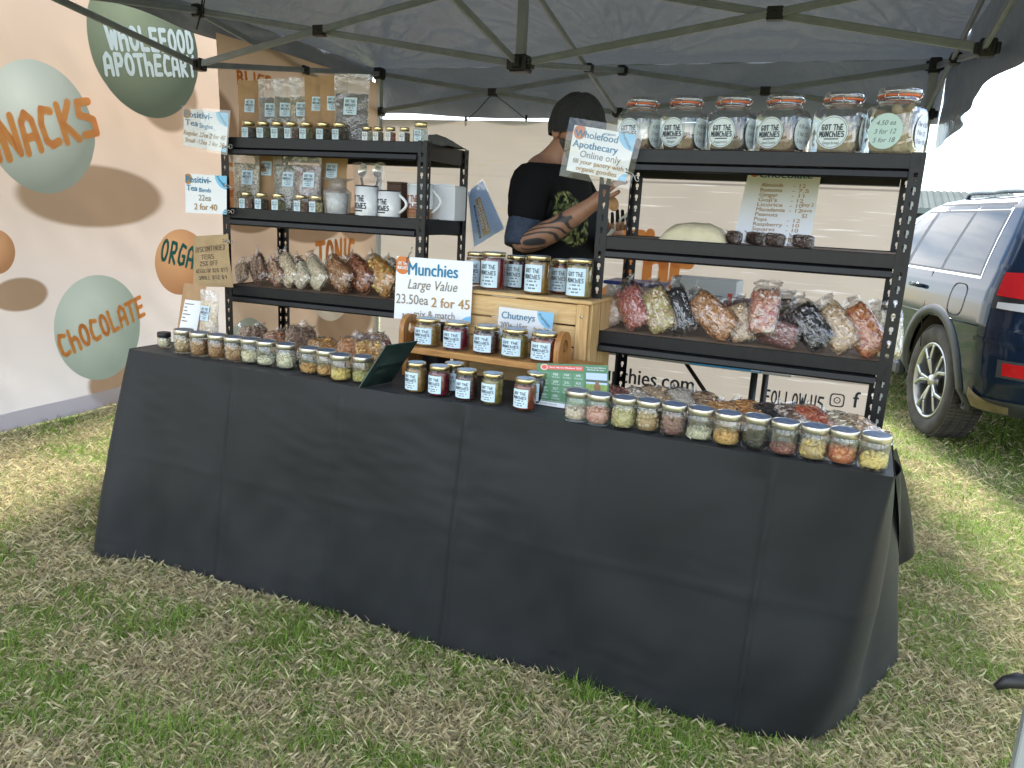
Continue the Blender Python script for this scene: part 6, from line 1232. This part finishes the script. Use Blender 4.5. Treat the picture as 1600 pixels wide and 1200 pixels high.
    ad = N(nt,'ShaderNodeMath', operation='MULTIPLY_ADD'); ad.inputs[1].default_value = .9; nt.links.new(n2.outputs[0], ad.inputs[0]); nt.links.new(ln.outputs['Value'], ad.inputs[2])
    mk = smooth_mask(nt, ad.outputs[0], 1.30, 1.42); mxx = N(nt,'ShaderNodeMix', data_type='RGBA'); nt.links.new(mk, mxx.inputs[0]); mxx.inputs[6].default_value = (.006,.0065,.008,1); nt.links.new(rp.outputs[0], mxx.inputs[7]); nt.links.new(mxx.outputs[2], b.inputs['Base Color'])
    add(m, 't_shirt', TS, body)
    m = MB()
    for s0, e0 in ((shR, elR), (shL, elL)):
        d = e0-s0; pts = [s0+d*k for k in (.45,.6,.75,.9,1.0)]; m2 = MB(); m2.tube(pts, [.066,.070,.071,.070,.063], 18); add(m2, 'rolled_sleeve', mat('navy_denim', (.035,.05,.085), .8, nscale=60, namt=.25, bump=.3, bscale=45), body)
    v, f = skin([(pel+V((0,0,.01)),(.155,.155)),(hipL,.108),(kL,.075),(aL+V((0,0,.02)),.062),(hipR,.108),(kR,.075),(aR+V((0,0,.02)),.062)], [(0,1),(1,2),(2,3),(0,4),(4,5),(5,6)]); m = MB(); m.add(v, f, 0, True); add(m, 'trousers', mat('dark_trousers', (.02,.022,.026), .8), body)
    for a_, q in ((aL, tL), (aR, tR)):
        v, f = skin([(V((a_.x-.05, a_.y, .042)), .038), (V((a_.x+.06, a_.y-.015, .042)), .042), (V((q.x, q.y, .036)), .034)], [(0,1),(1,2)]); m = MB(); m.add(v, f, 0, True); add(m, 'shoe', mat('dark_shoe', (.02,.02,.02), .6), body)
    # beanie, beard, eyes, brows
    m = MB(); tilt = (up*.95-fw*.22).normalized(); fw2 = (fw-tilt*fw.dot(tilt)).normalized(); lf2 = tilt.cross(fw2); cb = hc+up*.026-fw*.008
    def bn(a, b):
        ph = 2*pi*a; th = b*pi*.60; r = sin(th)**.85; z = cos(th); rib = 1+.012*sin(ph*46)*(1 if b > .70 else .5)
        k = 1.0+(.035 if b > .74 else 0)
        return cb+fw2*(cos(ph)*r*.126*rib*k)+lf2*(sin(ph)*r*.104*rib*k)+tilt*(z*.126+.006*noise.noise(V((cos(ph)*2, sin(ph)*2, b*4))))
    m.grid(bn, 184, 26); add(m, 'beanie', mat('charcoal_knit', (.030,.031,.033), .95, nscale=120, namt=.3, bump=.4, bscale=240), body)
    m = MB(); m.grid(lambda a, b: hc+(hd((a-.5)*.56, .60+.36*b)-hc)*1.045+up*(-.006*b), 26, 14); add(m, 'beard', mat('grey_beard', (.10,.085,.075), .95, nscale=180, namt=.6, bump=.8, bscale=260), body)
    for sg in (-1, 1):
        c = hc+fw*.088+lf*sg*.031+up*.024; m = MB(); m.bit(c, (.012,.012,.012), 0); add(m, 'eye', mat('eye_white', (.6,.58,.55), .3), body)
        m = MB(); m.tube([c+fw*.012+lf*sg*(-.016)+up*.017, c+fw*.015+up*.021, c+fw*.006+lf*sg*.018+up*.016], [.003,.0045,.002], 6); add(m, 'eyebrow', mat('brow_hair', (.05,.035,.025), .9), body)
    # what he holds: a biscuit in the raised hand, a white paper bag in the other
    c = P(957, 318, .95); o = MB(); o.lathe([(0,-.006),(.024,-.005),(.030,0),(.026,.006),(0,.008)], 16, M=Matrix.Translation(c) @ Matrix.Rotation(1.1, 4, 'Y') @ Matrix.Rotation(.5, 4, 'X')); q = o.build('biscuit', mat('baked_biscuit', (.55,.30,.13), .7, nscale=60)); tag(q, 'round golden biscuit between the fingers of the capped man', 'biscuit')
    a0 = P(945,372,1.11); a1 = P(978,334,1.06); o = MB(); d = (a1-a0); s1 = V((.75,-.1,.6)).normalized()*.075; o.grid(lambda a, b: a0+d*a+s1*(b-.3)+V((0,.006*sin(6*a+3*b),0)), 8, 8); o.grid(lambda a, b: a0+d*a+s1*(b-.3)+V((.004,.012+.006*sin(6*a+3*b),0)), 8, 8, flip=True); q = o.build('paper_bag', mat('white_bag_paper', (.75,.76,.78), .6)); tag(q, 'white paper bag held low by the capped man', 'paper bag')
person()

# ------------------------------------------------------------------ parked car
def car():
    K = .93; w0 = at(1438, 678, z=0); fwd = V((-.300,.954,0)).normalized(); lft = V((-fwd.y, fwd.x, 0))
    O = V((w0.x, w0.y, 0)) - lft*.925*K
    t = thing('parked_car', 'dark blue-black SUV with muddy rear wheel parked on the grass at the right', 'car', O)
    W_ = lambda s, l, z: O+fwd*(s*K)+lft*(l*K)+V((0,0,z*K))
    def add(m, n, mt, par=t):
        o = m.build(n, mt, par)
        if par is t: o.matrix_parent_inverse = Matrix.Translation(-O)
        return o
    zs =  [.34, .42, .56, .70, .86, 1.00, 1.08, 1.15, 1.22, 1.40, 1.58, 1.625, 1.65, 1.665]
    hwv = [.86, .93, .955,.965,.970,.955, .940, .920, .900, .835, .760, .725, .66, .50]
    rev = [-.80,-.90,-.98,-.98,-.955,-.925,-.905,-.885,-.865,-.79,-.69,-.63,-.52,-.30]
    fro = [3.70,3.80,3.84,3.84,3.80,3.70, 3.30, 2.35, 2.12,1.60,1.10,.92,.76,.55]
    rad = [.30,.34,.36,.36,.34,.32,.30,.28,.26,.22,.20,.20,.22,.25]
    def val(A, z): return float(np.interp(z, zs, A))
    def outline(q, z):
        """q 0..1: rear centre -> rear left corner -> along the left side -> front centre"""
        h, r0, f0, c = val(hwv, z), val(rev, z), val(fro, z), val(rad, z); bow = .05
        L1 = h-c; La = c*pi/2; L2 = (f0-r0)-2*c
        # fixed parameter split so that rows line up
        if q < .16: k = q/.16; l = L1*k; return V((r0-bow*(1-(l/h)**2)+bow*(1-(L1/h)**2), l))
        if q < .34: a = (q-.16)/.18*pi/2; return V((r0+c-c*cos(a), h-c+c*sin(a)))
        if q < .80: k = (q-.34)/.46; return V((r0+c+L2*k, h-.02*max(0, k-.75)*4*k))
        if q < .92: a = (q-.80)/.12*pi/2; return V((f0-c+c*sin(a), h-.02-c+c*cos(a)))
        k = (q-.92)/.08; return V((f0, (h-.02-c)*(1-k)))
    def S(q, z, o=0):
        p = outline(q, z); 
        if o:
            e = .004; d = outline(min(1,q+e), z)-outline(max(0,q-e), z); n = V((-d.y, d.x)).normalized(); n = -n if n.dot(p-V((1.3,0))) < 0 and abs(p.y) < .3 else n
            n = V((-d.y, d.x)).normalized(); n = n if (n.x*(p.x-1.4)+n.y*p.y) > 0 else -n
            p = p+n*o
        return p
    qs = [i/320 for i in range(321)]; zz = []
    for a, b in zip(zs, zs[1:]): k = max(1, int((b-a)/.018)); zz += [a+(b-a)*i/k for i in range(k)]
    zz.append(zs[-1]); m = MB()
    for sg in (1, -1):
        g = [[W_(S(q, z).x, sg*S(q, z).y, z) for q in qs] for z in zz]; n = len(qs)
        m.add([p for r in g for p in r], [((j*n+i, j*n+i+1, (j+1)*n+i+1, (j+1)*n+i) if sg < 0 else (j*n+i, (j+1)*n+i, (j+1)*n+i+1, j*n+i+1)) for j in range(len(zz)-1) for i in range(n-1)], 0, True)
        top = [W_(S(q, zz[-1]).x, sg*S(q, zz[-1]).y, zz[-1]) for q in qs]; cen = [W_(S(q, zz[-1]).x, 0, zz[-1]+.018) for q in qs]
        m.add(top+cen, [(i, i+1, n+i+1, n+i) for i in range(n-1)], 0, True)
    keep = []
    for i, f in enumerate(m.f):          # wheel arches: leave the sides open round the wheels
        c = sum((V(m.v[k]) for k in f), V((0,0,0)))/len(f)-O; cs, cl, cz = c.dot(fwd)/K, c.dot(lft)/K, c.z/K
        if not (abs(cl) > .70 and min((cs-q)**2+(cz-.405)**2 for q in (0, 2.915)) < (.385+.095)**2): keep.append(i)
    m.f = [m.f[i] for i in keep]; m.m = [m.m[i] for i in keep]; m.s = [m.s[i] for i in keep]
    PAINT = mat('dark_blue_paint', (.010,.020,.042), .06, 0, .30); body = add(m, 'body', PAINT)
    WR = .385; ax_f = 2.915
    def patch_(m, q0, q1, z0, z1, o, mi=0, nq=14, nz=6, zf=None, qf=None, side=1):
        for sg in (side,):
            def f(a, b):
                q = q0+(q1-q0)*a; z = z0+(z1-z0)*b
                if zf: z = zf(a, b)
                if qf: q = qf(a, b)
                p = S(q, z, o); return W_(p.x, sg*p.y, z)
            m.grid(f, nq, nz, mi, True, flip=(sg > 0))
    qof = lambda s, z: .34+.46*((s-(val(rev,z)+val(rad,z)))/((val(fro,z)-val(rev,z))-2*val(rad,z)))
    GL2 = mat('tinted_window', (.010,.013,.017), .015, 0, .40); CHR = mat('chrome_trim', (.75,.75,.75), .12, 1)
    def win(s0, s1, z0, z1, slant0=0, slant1=0, o=.004, name='window', mt=GL2, grow=0):
        for sg in (1, -1):
            m = MB()
            def f(a, b):
                z = z0-grow+(z1-z0+2*grow)*b; sa = s0-grow+slant0*b; sb = s1+grow+slant1*b; s = sa+(sb-sa)*a; p = S(qof(s, z), z, o); return W_(p.x, sg*p.y, z)
            m.grid(f, 12, 8, 0, True, flip=(sg > 0)); add(m, name, mt)
    win(-.46, 1.50, 1.155, 1.60, .10, -.66, .0025, 'window_trim', CHR, .022); win(-.46, 1.50, 1.155, 1.60, .10, -.66, .0035, 'window_pillar', BPL, .008)
    win(-.45, .10, 1.16, 1.59, .10, -.04); win(.14, .72, 1.16, 1.59, -.04, -.06); win(.78, 1.46, 1.16, 1.59, -.06, -.62)
    def strip(pts, r, name, mt, par=t):
        for sg in (1, -1):
            m = MB(); m.tube([W_(S(qof(s, z), z, .002).x, sg*S(qof(s, z), z, .002).y, z) for s, z in pts], r, 6); add(m, name, mt, par)
    # door gaps, belt crease, handles, fuel flap
    GAP = mat('door_gap', (.002,.002,.003), .8)
    strip([(.16,.60),(.20,.85),(.24,1.13)], .0035, 'door_gap', GAP); strip([(.75,.45),(.75,.8),(.75,1.13)], .0035, 'door_gap', GAP); strip([(-.70,.86),(.2,.845),(1.2,.84),(2.3,.83)], .004, 'crease', PAINT)
    for s in (.30, 1.00):
        for sg in (1, -1):
            m = MB(); p = [W_(S(qof(s+k*.19, 1.02), 1.02, o).x, sg*S(qof(s+k*.19, 1.02), 1.02, o).y, 1.02+.006*sin(k*pi)) for k, o in ((0,.0),(.12,.03),(.5,.036),(.88,.03),(1,.0))]; m.tube(p, [.010,.015,.016,.015,.010], 8); add(m, 'door_handle', CHR if False else PAINT)
    m = MB(); n = 28; vs = []
    for k in (1.0, .93):
        for i in range(n):
            a = 2*pi*i/n; q = 1/((abs(cos(a))**3.5+abs(sin(a))**3.5)**(1/3.5)); s = -.27+.115*q*cos(a)*k; z = .985+.105*q*sin(a)*k; p = S(qof(s, z), z, .0025); vs.append(W_(p.x, p.y, z))
    m.add(vs, [(i, (i+1) % n, n+(i+1) % n, n+i) for i in range(n)]); add(m, 'fuel_flap', GAP)
    # lights wrap round the rear corners
    RED = mat('red_lens', (.55,.010,.016), .08, 0, .6, coat=1); CLR = mat('clear_lens', (.62,.62,.64), .12, coat=1); TRIM = mat('grey_cladding', (.045,.05,.055), .55, nscale=9, namt=.25); MUD = mat('dried_mud', (.27,.21,.13), .9, nscale=12, namt=.3)
    for side in (1, -1):
        m = MB(); patch_(m, .10, .295, .985, 1.13, .012, zf=lambda a, b: 1.025+.03*a+(.185-.05*a)*b, side=side); add(m, 'taillight', RED)
        m = MB(); patch_(m, .10, .288, .915, .980, .010, zf=lambda a, b: .96+.022*a+(.066-.03*a)*b, side=side); add(m, 'reverse_light', CLR)
        m = MB(); patch_(m, .08, .303, .905, 1.145, .006, zf=lambda a, b: .945+.035*a+(.285-.09*a)*b, side=side); add(m, 'light_housing', BPL)
        m = MB(); patch_(m, .12, .262, .60, .675, .010, side=side); add(m, 'bumper_reflector', RED)
        m = MB(); patch_(m, .10, .272, .585, .69, .006, side=side); add(m, 'reflector_bezel', TRIM)
        m = MB(); patch_(m, 0, .315, .335, .440, .012, side=side); add(m, 'bumper_cladding', TRIM)
        m = MB(); patch_(m, .235, .325, .345, .455, .016, zf=lambda a, b: .345+(.06+.08*a*a)*b, nq=20, side=side); add(m, 'mud_splash', MUD)
        m = MB(); patch_(m, .0, .335, .775, .800, .012, side=side); add(m, 'bumper_step', PAINT)
        m = MB(); patch_(m, 0, .10, 1.17, 1.57, .004, side=side); add(m, 'rear_window', GL2)
    m = MB(); m.bar(W_(.55, .92, .37), W_(2.35, .92, .37), .07*K, .10*K, b=.02); add(m, 'sill', TRIM); m = MB(); m.bar(W_(.55, -.92, .37), W_(2.35, -.92, .37), .07*K, .10*K, b=.02); add(m, 'sill', TRIM)
    for sg in (1, -1):
        m = MB(); m.tube([W_(-.42+.065*i, sg*(.62+.02*sin(i)), 1.665+(.025 if 0 < i < 17 else -.01)) for i in range(18)], .016, 8); add(m, 'roof_rail', ALU)
    m = MB(); m.rbox((-.9,-.62,.30), (3.6,.62,.42), .02, 0, Matrix.Translation(O) @ Matrix.Rotation(atan2(fwd.y, fwd.x), 4, 'Z') @ Matrix.Scale(K, 4)); add(m, 'underbody', BPL)
    m = MB(); m.tube([W_(-.86,.45,.30), W_(-.5,.45,.30)], .035, 12); add(m, 'exhaust', STEEL)
    TYRE = mat('dusty_tyre', (.06,.055,.048), .9, nscale=8, namt=.45); RIM_ = mat('alloy_rim', (.42,.43,.44), .3, .9); RDK = mat('rim_dark', (.02,.02,.022), .5)
    for s0 in (0, ax_f):
        for sg in (1, -1):
            B_ = Matrix.Translation(W_(s0, sg*.83, WR+.005)) @ Matrix(((lft.x*sg, fwd.x, 0, 0), (lft.y*sg, fwd.y, 0, 0), (0, 0, 1, 0), (0,0,0,1))) @ Matrix.Rotation(pi/2, 4, 'Y') @ Matrix.Scale(K, 4)
            wh = bpy.data.objects.new('wheel', None); COL.objects.link(wh); wh.parent = t; wh.matrix_parent_inverse = Matrix.Translation(-O); wh.empty_display_size = .1
            def addw(m, n, mt): return m.build(n, mt, wh)
            m = MB(); m.lathe([(.255,-.12),(.33,-.13),(.365,-.125),(.383,-.10),(.385,0),(.383,.085),(.365,.108),(.33,.115),(.272,.10),(.262,.085)], 56, M=B_)
            for i in range(84):     # tread blocks
                a = 2*pi*i/84
                for z0, z1 in ((-.105,-.06),(-.05,-.008),(.004,.046),(.054,.096)):
                    X = B_ @ Matrix.Rotation(a+(.02 if z0 < 0 else 0), 4, 'Z'); m.box((.380,-.0095,z0), (.3905,.0095,z1), 0, X)
            addw(m, 'tyre', TYRE)
            m = MB(); m.lathe([(.262,.088),(.268,.098),(.262,.104),(.248,.100),(.240,.085),(.236,-.09)], 56, M=B_)
            for i in range(5):
                for da in (-.17, .17):
                    a = 2*pi*i/5+.3; p0 = V((.045*cos(a), .045*sin(a), .078)); p1 = V((.150*cos(a+da*.7), .150*sin(a+da*.7), .095)); p2 = V((.246*cos(a+da*1.6), .246*sin(a+da*1.6), .092))
                    for q0_, q1_ in ((p0,p1),(p1,p2)): m.bar(B_ @ q0_, B_ @ q1_, .024*K, .026*K, 0, (B_.to_3x3() @ V((0,0,1))), .005)
            m.lathe([(0,.100),(.032,.098),(.045,.085),(.055,.06)], 24, M=B_); addw(m, 'rim', RIM_)
            m = MB(); m.lathe([(0,.0),(.236,.0)], 40, M=B_); m.lathe([(0,.03),(.15,.03),(.15,.0)], 32, M=B_); addw(m, 'brake_disc', RDK)
            m = MB(); X = Matrix.Translation(W_(s0, sg*.50, WR+.02)) @ Matrix(((lft.x*sg, fwd.x, 0, 0), (lft.y*sg, fwd.y, 0, 0), (0, 0, 1, 0), (0,0,0,1))) @ Matrix.Rotation(pi/2, 4, 'Y') @ Matrix.Scale(K, 4); m.lathe([(0,0),(WR+.10,0),(WR+.10,.40)], 40, M=X); m.v = [(p[0], p[1], max(p[2], .30)) for p in m.v]; add(m, 'wheel_well', mat('dusty_liner', (.05,.042,.032), .9, nscale=9, namt=.4))
            m = MB(); c = W_(s0, 0, WR+.02); n = 40       # arch moulding
            vs = []
            for i in range(n+1):
                a = -.22+(pi+.44)*i/n
                for rr_, o in ((WR+.065,-.02),(WR+.07,.016),(WR+.125,.012),(WR+.135,-.01)):
                    s = s0+rr_*cos(a); z = WR+.02+rr_*sin(a); z = max(z, .30); p = S(qof(s, max(z,.36)), max(z,.36)); vs.append(W_(s, sg*(p.y+o), z))
            m.add(vs, [((i*4+j, i*4+j+1, i*4+j+5, i*4+j+4) if sg > 0 else (i*4+j, i*4+j+4, i*4+j+5, i*4+j+1)) for i in range(n) for j in range(3)], 0, True); add(m, 'arch_moulding', TRIM)
    m = MB(); c = W_(1.45, 1.02, 1.14); m.rbox((-.07,-.10,-.07), (.07,.10,.09), .03, 0, Matrix.Translation(c) @ Matrix.Rotation(atan2(fwd.y, fwd.x), 4, 'Z') @ Matrix.Scale(K, 4)); add(m, 'door_mirror', PAINT)
    c = W_(1.45, -1.02, 1.14); m = MB(); m.rbox((-.07,-.10,-.07), (.07,.10,.09), .03, 0, Matrix.Translation(c) @ Matrix.Rotation(atan2(fwd.y, fwd.x), 4, 'Z') @ Matrix.Scale(K, 4)); add(m, 'door_mirror', PAINT)
car()
